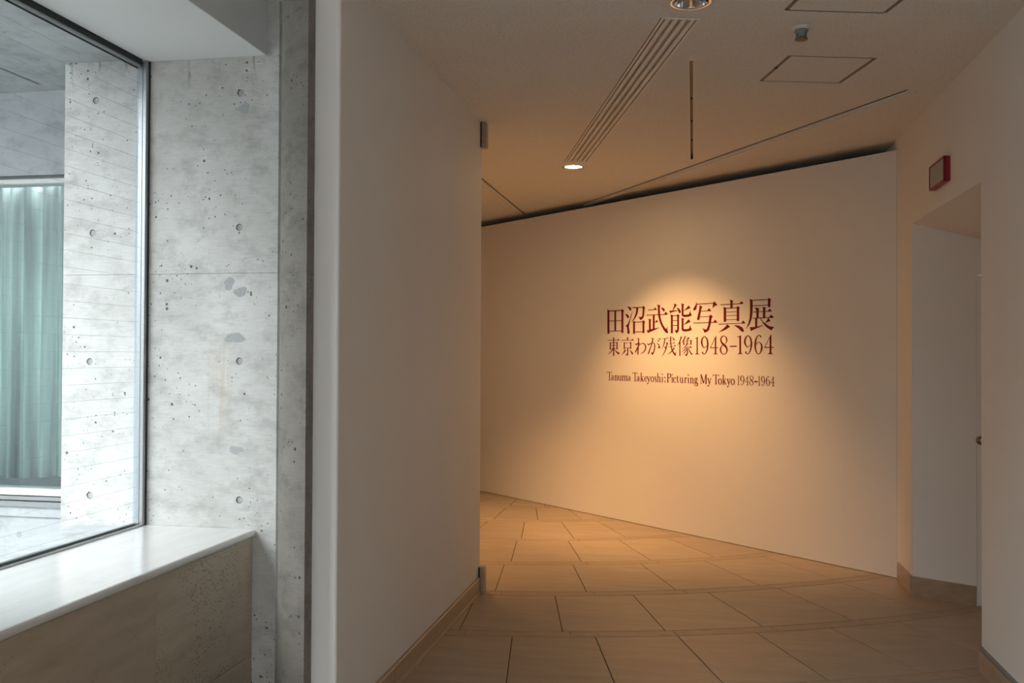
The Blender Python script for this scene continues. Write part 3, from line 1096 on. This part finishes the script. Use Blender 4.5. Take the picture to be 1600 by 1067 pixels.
# ------------------------------------------------------------------ red framed box on the right wall
rx, ry0, ry1, rz0, rz1 = XR - 0.034, 5.486, 5.815, 2.440, 2.577
rb = empty('alarm_box', (XR, (ry0 + ry1) / 2, rz0))
tag(rb, 'red framed box with a grey panel high on the right wall', 'wall box')
MB().box(rx + 0.004, XR, ry0, ry1, rz0, rz1, 0.003).build('housing', M_RED, rb)
fr_ = 0.011
for y0, y1, z0, z1 in ((ry0, ry1, rz1 - fr_, rz1), (ry0, ry1, rz0, rz0 + fr_), (ry0, ry0 + 0.016, rz0, rz1), (ry1 - 0.016, ry1, rz0, rz1)):
    MB().box(rx, rx + 0.008, y0, y1, z0, z1, 0.001).build('frame_bar', M_RED, rb)
MB().box(rx + 0.0025, rx + 0.006, ry0 + 0.014, ry1 - 0.014, rz0 + fr_, rz1 - fr_).build('panel', M_LENS, rb)

# ------------------------------------------------------------------ lettering on the title wall


def wall_uv(px, py):
    """photo pixel -> metres along the exhibition wall (from its right end) and height"""
    d = ray(px, py)
    n3 = Vector((WN.x, WN.y, 0))
    t = n3.dot(Vector((W0.x, W0.y, 0)) - Vector((0, 0, 0))) / n3.dot(d)
    p = d * t
    return ((Vector((p.x, p.y)) - W0).dot(WD), p.z + EYE)


def wall3(u, z, off):
    p = W0 + WD * u + WN * off
    return (p.x, p.y, z)


def ribbon(pts, smooth=True):
    """(x, y, w) nodes -> outline polygon of a pen stroke of changing width"""
    P = [Vector((p[0], p[1], p[2])) for p in pts]
    if smooth and len(P) > 2:
        Q = []
        for i in range(len(P) - 1):
            p0, p1, p2, p3 = P[max(i - 1, 0)], P[i], P[i + 1], P[min(i + 2, len(P) - 1)]
            for k in range(4):
                t = k / 4
                Q.append(0.5 * ((2 * p1) + (p2 - p0) * t + (2 * p0 - 5 * p1 + 4 * p2 - p3) * t * t + (3 * p1 - p0 - 3 * p2 + p3) * t ** 3))
        P = Q + [P[-1]]
    L, R = [], []
    for i, p in enumerate(P):
        a, b = P[max(i - 1, 0)], P[min(i + 1, len(P) - 1)]
        d = Vector((b.x - a.x, b.y - a.y))
        if d.length < 1e-9:
            d = Vector((1, 0))
        d.normalize()
        n = Vector((-d.y, d.x)) * max(p.z, 0.5 if abs(p.z) > 0.5 else 0.0002) / 2
        L.append((p.x + n.x, p.y + n.y))
        R.append((p.x - n.x, p.y - n.y))
    return [(L[i], L[i + 1], R[i + 1], R[i]) for i in range(len(L) - 1)]


class Glyph:
    def __init__(self, ox=0, oy=0, s=1, tr=None):
        self.ox, self.oy, self.s = ox, oy, s
        self.tr = tr or (lambda x, y: wall_uv(self.ox + self.s * x, self.oy + self.s * y))
        self.pieces = []

    def p(self, *pts):
        self.pieces.append([self.tr(*q) for q in pts])
        return self

    def st(self, *pts, smooth=True):
        for q in ribbon(pts, smooth):
            self.pieces.append([self.tr(*c) for c in q])
        return self

    def v(self, x, y0, y1, w):
        return self.p((x - w / 2, y0), (x + w / 2, y0), (x + w / 2, y1), (x - w / 2, y1))

    def h(self, x0, y0, x1, y1, w):
        return self.p((x0, y0 - w / 2), (x1, y1 - w / 2), (x1, y1 + w / 2), (x0, y0 + w / 2))

    def build(self, parent):
        mb = MB()
        for k, poly in enumerate(self.pieces):
            n = len(poly)
            off = 0.0012 + 0.00001 * (k % 20)
            tri = tessellate_polygon([[Vector((u, z, 0)) for u, z in poly]])
            P = [wall3(u, z, off) for u, z in poly] + [wall3(u, z, 0.0) for u, z in poly]
            fs = [tuple(t) for t in tri] + [(i, (i + 1) % n, n + (i + 1) % n, n + i) for i in range(n)]
            mb.add(P, fs)
        return mesh_obj('character', mb.v, mb.f, M_INK, parent)


def line_thing(name, label, px, py):
    u, z = wall_uv(px, py)
    t = empty(name, wall3(u, z, 0))
    return tag(t, label, 'lettering', 'title lettering on the wall')


T1 = line_thing('title_lettering', 'large dark red Japanese title, top line of lettering on the far wall', 1080, 520)
s1 = 50 / 1067
g = Glyph(940, 475, s1)
g.v(228, 200, 990, 66).p((190, 178), (262, 225), (262, 270), (195, 270)).v(457, 225, 900, 58).v(694, 190, 965, 65)
g.p((662, 180), (685, 165), (748, 225), (735, 262), (662, 262)).h(255, 235, 680, 212, 32).h(255, 565, 665, 550, 24).h(255, 905, 665, 892, 24)
g.build(T1)
g = Glyph(974, 475, s1)
g.p((125, 90), (170, 85), (240, 105), (270, 150), (262, 200), (240, 225), (215, 210), (180, 150))
g.p((60, 325), (120, 335), (175, 375), (193, 415), (180, 460), (150, 475), (130, 455), (100, 390))
g.p((310, 235), (290, 330), (235, 530), (205, 640), (185, 740), (190, 820), (212, 920), (205, 980), (170, 1000), (138, 980), (132, 850), (120, 770), (75, 715), (130, 690), (160, 640), (210, 520), (270, 330))
g.p((300, 105), (640, 92), (640, 120), (320, 140)).st((680, 90, 66), (675, 200, 62), (660, 380, 58), (630, 470, 56))
g.p((505, 435), (625, 425), (690, 390), (660, 470), (580, 540), (550, 500)).p((640, 75), (668, 60), (728, 120), (715, 155), (640, 150))
g.st((465, 115, 64), (450, 280, 62), (400, 420, 45), (340, 520, 30), (275, 595, 4))
g.v(357, 575, 990, 60).v(672, 560, 968, 62).p((640, 562), (670, 540), (728, 600), (700, 640), (640, 640)).p((325, 565), (390, 600), (390, 630), (325, 630))
g.h(385, 605, 645, 592, 24).h(385, 928, 645, 922, 22)
g.build(T1)
g = Glyph(1005, 472, s1)
g.h(165, 265, 400, 248, 24).p((355, 250), (398, 175), (458, 245), (440, 258)).h(108, 436, 800, 408, 24).p((700, 405), (755, 318), (822, 395), (810, 408))
g.st((525, 100, 62), (525, 250, 66), (535, 420, 66), (560, 560, 64), (610, 720, 62), (680, 850, 70), (755, 955, 84), (810, 1015, 50))
g.p((820, 795), (802, 900), (835, 1010), (815, 1040), (740, 1010), (740, 930), (770, 890)).p((470, 80), (580, 110), (555, 150), (490, 150))
g.p((590, 190), (650, 185), (705, 220), (725, 270), (700, 310), (675, 310), (650, 270)).v(222, 565, 940, 62).p((180, 550), (272, 580), (255, 605), (190, 605))
g.v(352, 430, 900, 62).h(385, 668, 480, 658, 22).p((410, 660), (450, 590), (500, 655))
g.p((120, 935), (200, 930), (300, 890), (420, 870), (555, 835), (420, 915), (300, 965), (155, 1030))
g.build(T1)
g = Glyph(1040, 472, s1)
g.p((290, 45), (390, 95), (345, 130), (255, 275), (235, 280), (255, 210), (285, 130)).p((125, 280), (200, 285), (410, 262), (410, 285), (290, 315), (180, 350), (155, 385))
g.p((360, 175), (430, 200), (490, 260), (510, 320), (490, 365), (455, 370), (430, 330), (410, 250))
g.v(210, 430, 1035, 66).p((165, 405), (240, 440), (240, 490), (175, 490)).st((418, 420, 64), (418, 900, 62), (395, 990, 60), smooth=False)
g.p((385, 418), (412, 398), (468, 450), (450, 480), (385, 480)).p((300, 920), (380, 935), (430, 890), (430, 980), (370, 1040), (345, 1020))
g.h(240, 455, 390, 450, 26).h(240, 618, 390, 610, 22).h(240, 778, 390, 775, 22)
for dy in (0, 482):
    g.v(567, 70 + dy, 440 + dy, 64).p((525, 40 + dy), (630, 75 + dy), (600, 110 + dy), (535, 110 + dy))
    g.p((535, 380 + dy), (598, 380 + dy), (605, 415 + dy), (700, 420 + dy), (790, 395 + dy), (822, 268 + dy), (840, 370 + dy), (873, 420 + dy), (855, 458 + dy), (760, 488 + dy), (640, 498 + dy), (570, 480 + dy), (540, 440 + dy))
    g.p((600, 290 + dy * 0.97), (690, 210 + dy * 0.95), (765, 110 + dy * 0.95), (835, 195 + dy * 0.95), (700, 250 + dy * 0.97))
g.build(T1)
g = Glyph(1078, 468, s1)
g.p((215, 80), (240, 160), (230, 250), (205, 330), (155, 370), (118, 355), (112, 310), (170, 220), (205, 150)).h(235, 155, 800, 118, 26)
g.p((775, 105), (825, 60), (910, 170), (890, 200), (840, 205), (750, 290), (765, 220))
g.p((320, 185), (420, 240), (390, 280), (350, 500), (320, 670), (280, 690), (240, 670), (245, 620), (290, 430), (320, 280))
g.h(375, 388, 680, 372, 22).p((580, 374), (635, 285), (715, 375), (690, 384)).h(345, 578, 660, 562, 20)
g.st((690, 550, 80), (670, 720, 76), (640, 880, 72), (600, 990, 84), smooth=True).p((650, 562), (693, 495), (762, 570), (725, 620), (650, 620))
g.p((408, 945), (480, 985), (560, 992), (640, 960), (650, 1000), (590, 1065), (500, 1102), (472, 1085), (455, 1020)).h(110, 785, 890, 757, 24).p((780, 758), (835, 665), (922, 762))
g.build(T1)
g = Glyph(1118, 466, s1)
g.v(535, 80, 330, 78).p((470, 40), (605, 85), (575, 112), (495, 112)).h(170, 218, 900, 177, 26).p((800, 172), (860, 95), (938, 165), (920, 180))
g.v(315, 310, 785, 78).p((255, 290), (340, 320), (350, 355), (275, 355)).v(750, 290, 760, 78).p((710, 292), (750, 260), (812, 320), (795, 360), (710, 360))
g.h(340, 335, 720, 318, 26).h(355, 462, 715, 448, 18).h(355, 585, 715, 568, 18).h(355, 718, 715, 706, 18).h(115, 862, 970, 830, 22).p((860, 832), (922, 740), (1002, 830))
g.p((390, 870), (490, 945), (350, 1040), (102, 1140), (200, 1060), (310, 970)).p((615, 895), (760, 905), (880, 960), (935, 1040), (945, 1110), (890, 1120), (840, 1080), (760, 1000))
g.build(T1)
g = Glyph(1162, 463, s1)
g.p((200, 80), (295, 120), (300, 350), (295, 550), (265, 750), (200, 930), (76, 1091), (150, 920), (195, 750), (213, 550), (215, 300), (212, 150))
g.h(290, 130, 830, 105, 26).h(300, 318, 815, 290, 24).v(851, 90, 355, 82).p((808, 92), (845, 45), (918, 110), (900, 145), (808, 140))
g.p((370, 370), (470, 380), (525, 410), (505, 440), (498, 720), (425, 720), (420, 500), (405, 430)).v(683, 370, 710, 76).p((635, 345), (750, 380), (720, 412), (640, 412))
g.h(318, 522, 920, 495, 24).p((800, 495), (862, 410), (945, 488), (930, 502)).h(300, 728, 970, 704, 28).p((850, 705), (907, 605), (1008, 690), (990, 706))
g.v(418, 725, 1040, 72).p((208, 1025), (400, 1020), (480, 1000), (665, 945), (640, 970), (480, 1045), (330, 1110), (241, 1157))
g.p((820, 720), (905, 820), (780, 865), (710, 900), (750, 840)).p((550, 735), (580, 735), (630, 830), (720, 900), (820, 975), (920, 1010), (1022, 1014), (970, 1070), (934, 1135), (840, 1085), (740, 1010), (640, 890))
g.build(T1)

T2 = line_thing('title_lettering', 'dark red Japanese subtitle with the years, middle line of lettering', 1080, 556)
s2 = 32 / 948
g = Glyph(944, 524, s2)
g.h(170, 225, 690, 220, 26).p((620, 222), (665, 155), (716, 222), (700, 234)).v(440, 110, 950, 50).p((405, 95), (475, 115), (475, 145), (412, 145))
g.v(284, 315, 665, 44).v(597, 305, 655, 46).p((565, 312), (597, 298), (630, 330), (620, 350), (575, 350)).h(300, 342, 590, 338, 18).h(300, 460, 590, 458, 18).h(300, 600, 590, 600, 18)
g.st((420, 600, 50), (340, 720, 38), (260, 810, 30), (165, 895, 6)).p((465, 605), (540, 700), (620, 770), (720, 800), (670, 890), (590, 820), (510, 710))
g.build(T2)
g = Glyph(966, 524, s2)
g.v(437, 95, 228, 50).p((395, 80), (470, 95), (462, 125), (412, 125)).h(150, 226, 700, 222, 24).p((610, 222), (660, 155), (728, 225), (700, 234))
g.v(282, 315, 640, 44).v(580, 305, 625, 44).p((555, 315), (580, 295), (620, 340), (600, 370), (560, 365)).h(300, 345, 580, 343, 18).h(300, 578, 580, 575, 20)
g.v(440, 575, 900, 46).p((335, 835), (400, 870), (463, 860), (450, 915), (405, 955), (385, 920)).p((310, 650), (360, 690), (290, 790), (150, 920), (200, 850))
g.p((520, 670), (600, 720), (670, 790), (688, 850), (660, 892), (630, 870), (590, 780))
g.build(T2)
g = Glyph(988, 524, s2)
g.st((250, 120, 24), (298, 175, 50), (290, 300, 40), (285, 430, 44), (272, 600, 48), (265, 760, 50), (262, 890, 44))
g.p((120, 365), (160, 395), (240, 360), (310, 320), (348, 348), (280, 385), (170, 462)).st((330, 360, 30), (270, 510, 42), (200, 660, 46), (140, 790, 44))
g.st((280, 510, 16), (350, 430, 24), (430, 380, 32), (510, 365, 36), (580, 420, 48), (620, 550, 54), (590, 680, 48), (520, 770, 40), (430, 825, 24), (370, 845, 6))
g.build(T2)
g = Glyph(1006, 524, s2)
g.st((350, 118, 20), (412, 150, 52), (410, 240, 50), (385, 340, 44), (340, 480, 42), (280, 650, 46), (200, 860, 50))
g.st((165, 368, 20), (215, 430, 52), (290, 390, 40), (400, 340, 34), (470, 360, 34), (505, 440, 44), (500, 600, 46), (470, 740, 46), (430, 830, 56))
g.p((335, 745), (390, 800), (455, 790), (440, 850), (398, 912), (365, 880)).st((590, 325, 8), (650, 390, 32), (700, 460, 48), (740, 595, 44))
g.p((625, 545), (700, 525), (745, 600), (710, 600)).p((610, 205), (680, 215), (720, 270), (705, 300), (660, 260)).p((665, 125), (740, 135), (787, 190), (768, 217), (715, 170))
g.build(T2)
g = Glyph(1030, 522, s2)
g.h(145, 210, 400, 195, 20).p((335, 200), (375, 145), (422, 200), (400, 208)).st((268, 200, 50), (245, 350, 46), (210, 500, 36), (130, 705, 6)).h(260, 410, 380, 402, 16)
g.st((378, 385, 58), (350, 540, 48), (310, 690, 42), (250, 830, 36), (190, 940, 26), (130, 1025, 6)).p((345, 400), (378, 375), (418, 430), (390, 460), (350, 450)).p((230, 550), (320, 610), (330, 690), (290, 690))
g.st((533, 115, 60), (530, 280, 48), (540, 440, 48), (570, 630, 48), (620, 780, 56), (690, 890, 68), (750, 975, 64)).p((788, 790), (768, 900), (778, 1000), (735, 1000), (700, 930), (740, 880))
g.h(420, 315, 710, 272, 17).p((600, 150), (650, 160), (700, 230), (748, 270), (680, 282)).h(450, 450, 710, 415, 17).p((640, 422), (685, 365), (728, 412)).h(420, 600, 760, 550, 17).p((680, 558), (725, 495), (778, 548))
g.st((705, 640, 60), (630, 730, 46), (540, 830, 36), (460, 890, 28), (370, 930, 6))
g.build(T2)
g = Glyph(1055, 522, s2)
g.st((288, 120, 50), (240, 270, 46), (190, 400, 40), (100, 540, 6)).p((255, 88), (328, 145), (290, 180), (250, 170)).v(218, 385, 1005, 48).p((195, 390), (235, 370), (268, 400), (240, 430))
g.st((470, 85, 44), (410, 240, 40), (310, 390, 6)).h(475, 190, 620, 185, 15).p((575, 185), (615, 135), (665, 185), (600, 250), (575, 310), (545, 300))
g.v(392, 290, 500, 46).v(735, 280, 490, 50).p((705, 282), (735, 258), (777, 300), (760, 325), (710, 320)).h(400, 310, 720, 305, 16).h(400, 460, 720, 455, 16).st((565, 270, 36), (552, 370, 40), (555, 455, 46))
g.st((555, 455, 44), (470, 570, 36), (300, 705, 8)).st((520, 620, 40), (420, 740, 36), (300, 835, 8)).st((550, 720, 36), (450, 840, 32), (310, 965, 6))
g.st((515, 600, 30), (565, 720, 44), (575, 830, 46), (550, 930, 54), (500, 1005, 36)).p((450, 925), (530, 940), (510, 1018), (480, 1002)).st((568, 530, 18), (620, 680, 34), (680, 800, 44), (740, 900, 56))
g.p((700, 850), (745, 880), (817, 900), (755, 962), (720, 930)).p((640, 640), (705, 545), (782, 605), (690, 642))
g.build(T2)

# digits drawn once as (polygons, strokes) in their photo crops
DIG = {
    '1a': lambda g: g.v(135, 190, 810, 46).p((55, 205), (115, 188), (160, 148), (160, 225), (112, 225), (100, 220), (55, 218)).p((50, 840), (105, 800), (165, 800), (220, 840)),
    '9a': lambda g: g.st((425, 140, 26), (340, 220, 46), (312, 370, 62), (345, 510, 46), (410, 580, 26), (470, 545, 20), (520, 490, 16))
        .st((425, 140, 26), (510, 220, 46), (545, 380, 60), (545, 530, 56), (510, 700, 42), (445, 810, 26), (400, 830, 24), (350, 790, 44), (345, 735, 40)),
    '4a': lambda g: g.p((878, 110), (878, 805), (825, 805), (825, 250)).st((868, 130, 18), (655, 572, 18)).h(645, 585, 948, 585, 30).p((750, 838), (820, 795), (880, 795), (950, 838)),
    '8a': lambda g: g.st((1235, 425, 18), (1285, 340, 38), (1285, 230, 46), (1240, 150, 32), (1170, 120, 24), (1100, 150, 34), (1060, 250, 46), (1085, 360, 60), (1150, 440, 80),
                         (1230, 510, 80), (1290, 610, 60), (1300, 690, 50), (1260, 790, 32), (1180, 835, 24), (1100, 800, 34), (1050, 700, 52), (1055, 590, 44), (1120, 480, 24)),
    '-a': lambda g: g.h(1415, 530, 1675, 521, 44),
    '1b': lambda g: g.v(165, 190, 840, 64).p((45, 198), (130, 182), (197, 145), (197, 225), (133, 225), (120, 215), (45, 215)).p((50, 880), (130, 830), (200, 830), (265, 878)),
    '9b': lambda g: g.st((470, 150, 26), (385, 230, 52), (345, 400, 66), (385, 540, 48), (455, 605, 30), (520, 560, 20), (570, 500, 16))
        .st((470, 150, 26), (560, 240, 48), (600, 420, 66), (600, 570, 62), (560, 740, 44), (490, 860, 28), (440, 870, 26), (390, 830, 48), (380, 775, 44)),
    '6b': lambda g: g.st((975, 225, 56), (950, 170, 44), (900, 140, 28), (830, 190, 36), (770, 350, 62), (750, 550, 68), (770, 720, 52), (830, 850, 32), (890, 875, 26), (960, 810, 40),
                         (1010, 640, 66), (990, 500, 50), (900, 415, 24), (840, 440, 22), (790, 505, 20)),
    '4b': lambda g: g.p((1382, 105), (1382, 850), (1315, 850), (1315, 260)).st((1370, 125, 20), (1122, 605, 20)).h(1110, 620, 1475, 612, 34).p((1235, 882), (1305, 830), (1390, 830), (1455, 882)),
}
for k, fn in DIG.items():
    g = Glyph(1084, 520, 0.04) if k[1] == 'a' else Glyph(1150, 518, 0.04)
    fn(g)
    g.build(T2)

# third line: condensed serif capitals and lower case, drawn in a unit box (cap height 1)
T3 = line_thing('title_lettering', 'small dark red English title in serif type, bottom line of lettering', 1080, 600)
za = [wall_uv(953, 594.8)[1], wall_uv(1080, 598.7)[1], wall_uv(1208, 602.5)[1]]
zb = [wall_uv(953, 581.4)[1], wall_uv(1208, 587.3)[1]]
ZB3 = sum(za) / 3
H3 = sum(zb) / 2 - ZB3
TK, TN = 0.0098, 0.0042                      # stem and hairline in metres


def latin(ch, xa, xb):
    ua, ub = wall_uv(xa, 590)[0], wall_uv(xb, 590)[0]
    wd = ub - ua
    g = Glyph(tr=lambda x, y: (x, y))
    X = lambda x: ua + wd * x
    Y = lambda y: ZB3 + H3 * y

    def s(*pts, w=TN):
        w = w if isinstance(w, (list, tuple)) else [w] * len(pts)
        for q in ribbon([(X(x), Y(y), k) for (x, y), k in zip(pts, w)], len(pts) > 2):
            g.pieces.append(list(q))

    def dot(x, y, r=0.0062):
        g.pieces.append([(X(x) + r * math.cos(t), Y(y) + r * math.sin(t)) for t in [2 * math.pi * i / 10 for i in range(10)]])

    def foot(x, k=0.2, y=0.012):
        s((x - k, y), (x + k, y))

    if ch == 'T':
        s((.5, 0), (.5, 1), w=TK); s((0, .975), (1, .975)); s((.03, .985), (.0, .84)); s((.97, .985), (1.0, .84)); foot(.5)
    elif ch == 'a':
        s((.16, .45), (.3, .57), (.55, .58), (.75, .46), w=[.007, TN, TN, TK]); s((.75, .5), (.75, .08), w=TK); s((.75, .07), (1, .02))
        s((.75, .36), (.35, .3), (.14, .16), (.28, .02), (.52, .04), (.75, .14), w=[TN, TN, TK, TN, TN, TN])
    elif ch in 'nh':
        s((.2, 0), (.2, .6 if ch == 'n' else 1), w=TK); s((.02, .56 if ch == 'n' else .97), (.2, .59 if ch == 'n' else 1))
        s((.25, .46), (.5, .595), (.72, .55), (.8, .42), w=[TN, TN, .007, TK]); s((.8, .45), (.8, 0), w=TK); foot(.2); foot(.8)
    elif ch == 'u':
        s((.2, .6), (.2, .14), w=TK); s((.2, .16), (.34, .01), (.6, .03), (.8, .15), w=[TK, TN, TN, TN]); s((.8, .6), (.8, 0), w=TK)
        s((.02, .585), (.22, .585)); s((.62, .585), (.82, .585)); s((.8, .02), (1, .02))
    elif ch == 'm':
        for x in (.12, .5, .88):
            s((x, 0), (x, .5), w=TK); foot(x, .12)
        s((.12, .4), (.12, .6), w=TK); s((.14, .46), (.32, .59), (.46, .56), (.5, .42), w=[TN, TN, .007, TK]); s((.52, .46), (.7, .59), (.84, .56), (.88, .42), w=[TN, TN, .007, TK]); s((0, .56), (.12, .59))
    elif ch == 'k':
        s((.2, 0), (.2, 1), w=TK); s((.02, .975), (.2, .985)); s((.22, .26), (.8, .57)); s((.4, .36), (.85, .01), w=TK); foot(.2); foot(.85, .15); s((.62, .585), (.95, .585))
    elif ch == 'e':
        s((.12, .345), (.9, .345)); s((.88, .34), (.78, .53), (.5, .59), (.22, .48), (.13, .3), (.22, .1), (.52, .01), (.9, .14), w=[TN, .006, TN, .007, TK, .008, TN, TN])
    elif ch == 'y':
        s((.1, .58), (.56, .02), w=TK); s((.9, .58), (.52, -.02), (.34, -.2), (.16, -.235)); dot(.12, -.215); s((-.05, .585), (.32, .585)); s((.68, .585), (1.02, .585))
    elif ch in 'oc':
        if ch == 'o':
            s((.5, .595), (.2, .5), (.12, .3), (.2, .1), (.5, .005), (.8, .1), (.88, .3), (.8, .5), (.5, .595), w=[TN, .008, TK, .008, TN, .008, TK, .008, TN])
        else:
            s((.85, .44), (.75, .55), (.5, .595), (.2, .48), (.12, .3), (.2, .1), (.52, .005), (.92, .12), w=[.008, TN, TN, .008, TK, .008, TN, TN]); dot(.82, .46, .005)
    elif ch == 's':
        s((.85, .46), (.6, .595), (.25, .53), (.22, .42), (.5, .31), (.82, .2), (.78, .06), (.45, .005), (.12, .14), w=[TN, TN, .007, .009, TK, .009, .007, TN, TN])
    elif ch == 'i':
        s((.5, 0), (.5, .6), w=TK); s((.1, .57), (.5, .59)); foot(.5, .45); dot(.45, .88)
    elif ch == '.':
        dot(.5, .08, .007)
    elif ch == "'":
        dot(.5, .52, .007)
    elif ch == 'P':
        s((.2, 0), (.2, 1), w=TK * 1.2); s((0, .98), (.5, .98)); s((.45, .98), (.8, .93), (.92, .76), (.8, .58), (.4, .5), (.22, .5), w=[TN, .008, TK * 1.2, .008, TN, TN]); foot(.2)
    elif ch == 't':
        s((.4, .76), (.4, .14), w=TK); s((.4, .16), (.5, .02), (.72, .01), (1, .1), w=[TK, TN, TN, TN]); s((0, .575), (.9, .575))
    elif ch == 'r':
        s((.25, 0), (.25, .6), w=TK); s((0, .57), (.25, .59)); s((.3, .42), (.55, .58), (.85, .56)); dot(.85, .53, .0055); foot(.28, .25)
    elif ch == 'g':
        s((.45, .59), (.2, .5), (.16, .39), (.24, .26), (.45, .2), (.68, .28), (.74, .4), (.66, .52), (.45, .59), w=[TN, .008, TK, .008, TN, .008, TK, .008, TN])
        s((.68, .53), (.85, .6), (1, .57)); s((.26, .24), (.12, .16), (.22, .09), (.7, .06), (.92, -.06), (.82, -.22), (.45, -.28), (.1, -.18), (.16, -.04), (.35, .05), w=[TN, TN, .007, TK, TK, .008, TN, .006, .006, TN])
    elif ch == 'M':
        s((.1, 0), (.1, 1)); s((.08, 1), (.5, .06), w=TK * 1.15); s((.5, .06), (.84, 1)); s((.86, 0), (.86, 1), w=TK * 1.15); foot(.1, .1); foot(.86, .13); s((0, .985), (.15, .985)); s((.8, .985), (1, .985))
    elif ch == '-':
        s((0, .40), (1, .40), w=.010)
    return g


def px(off, x):
    return off + x * 0.04375


seq = [('T', 944, 110, 275), ('a', 944, 250, 345), ('n', 944, 375, 490), ('u', 944, 500, 620), ('m', 944, 640, 830), ('a', 944, 845, 945), ('T', 944, 1015, 1195), ('a', 944, 1165, 1268),
       ('k', 944, 1300, 1415), ('e', 944, 1440, 1535), ('y', 1010, 30, 140), ('o', 1010, 150, 278), ('s', 1010, 295, 367), ('h', 1010, 385, 512), ('i', 1010, 545, 600), ('.', 1010, 640, 690), ("'", 1010, 640, 690),
       ('P', 1010, 740, 882), ('i', 1010, 900, 945), ('c', 1010, 962, 1068), ('t', 1010, 1085, 1148), ('u', 1010, 1190, 1322), ('r', 1010, 1365, 1440), ('i', 1010, 1478, 1522), ('n', 1075, 75, 207),
       ('g', 1075, 230, 352), ('M', 1075, 445, 678), ('y', 1075, 700, 828), ('T', 1075, 888, 1110), ('o', 1075, 1072, 1218), ('k', 1075, 1235, 1370), ('y', 1075, 1400, 1510), ('o', 1075, 1528, 1672),
       ('-', 1144, 795, 912)]
for ch, off, a, b in seq:
    latin(ch, px(off, a), px(off, b)).build(T3)


def small_digit(key, off, a, b):
    """reuse a digit of the middle line, fitted to the small line"""
    src = Glyph(1084, 520, 0.04) if key[1] == 'a' else Glyph(1150, 518, 0.04)
    DIG[key](src)
    us = [u for p_ in src.pieces for u, z in p_]
    zs_ = [z for p_ in src.pieces for u, z in p_]
    u0, u1 = max(us), min(us)
    z0, z1 = min(zs_), max(zs_)
    a_, b_ = wall_uv(px(off, a), 595)[0], wall_uv(px(off, b), 595)[0]
    g = Glyph()
    g.pieces = [[(a_ + (u - u0) / (u1 - u0) * (b_ - a_), ZB3 + H3 * (z - z0) / (z1 - z0)) for u, z in p_] for p_ in src.pieces]
    g.build(T3)


for key, a, b in (('1b', 188, 262), ('9a', 290, 437), ('4a', 458, 592), ('8a', 618, 762), ('1b', 922, 1005), ('9b', 1032, 1172), ('6b', 1205, 1352), ('4b', 1372, 1517)):
    small_digit(key, 1144, a, b)
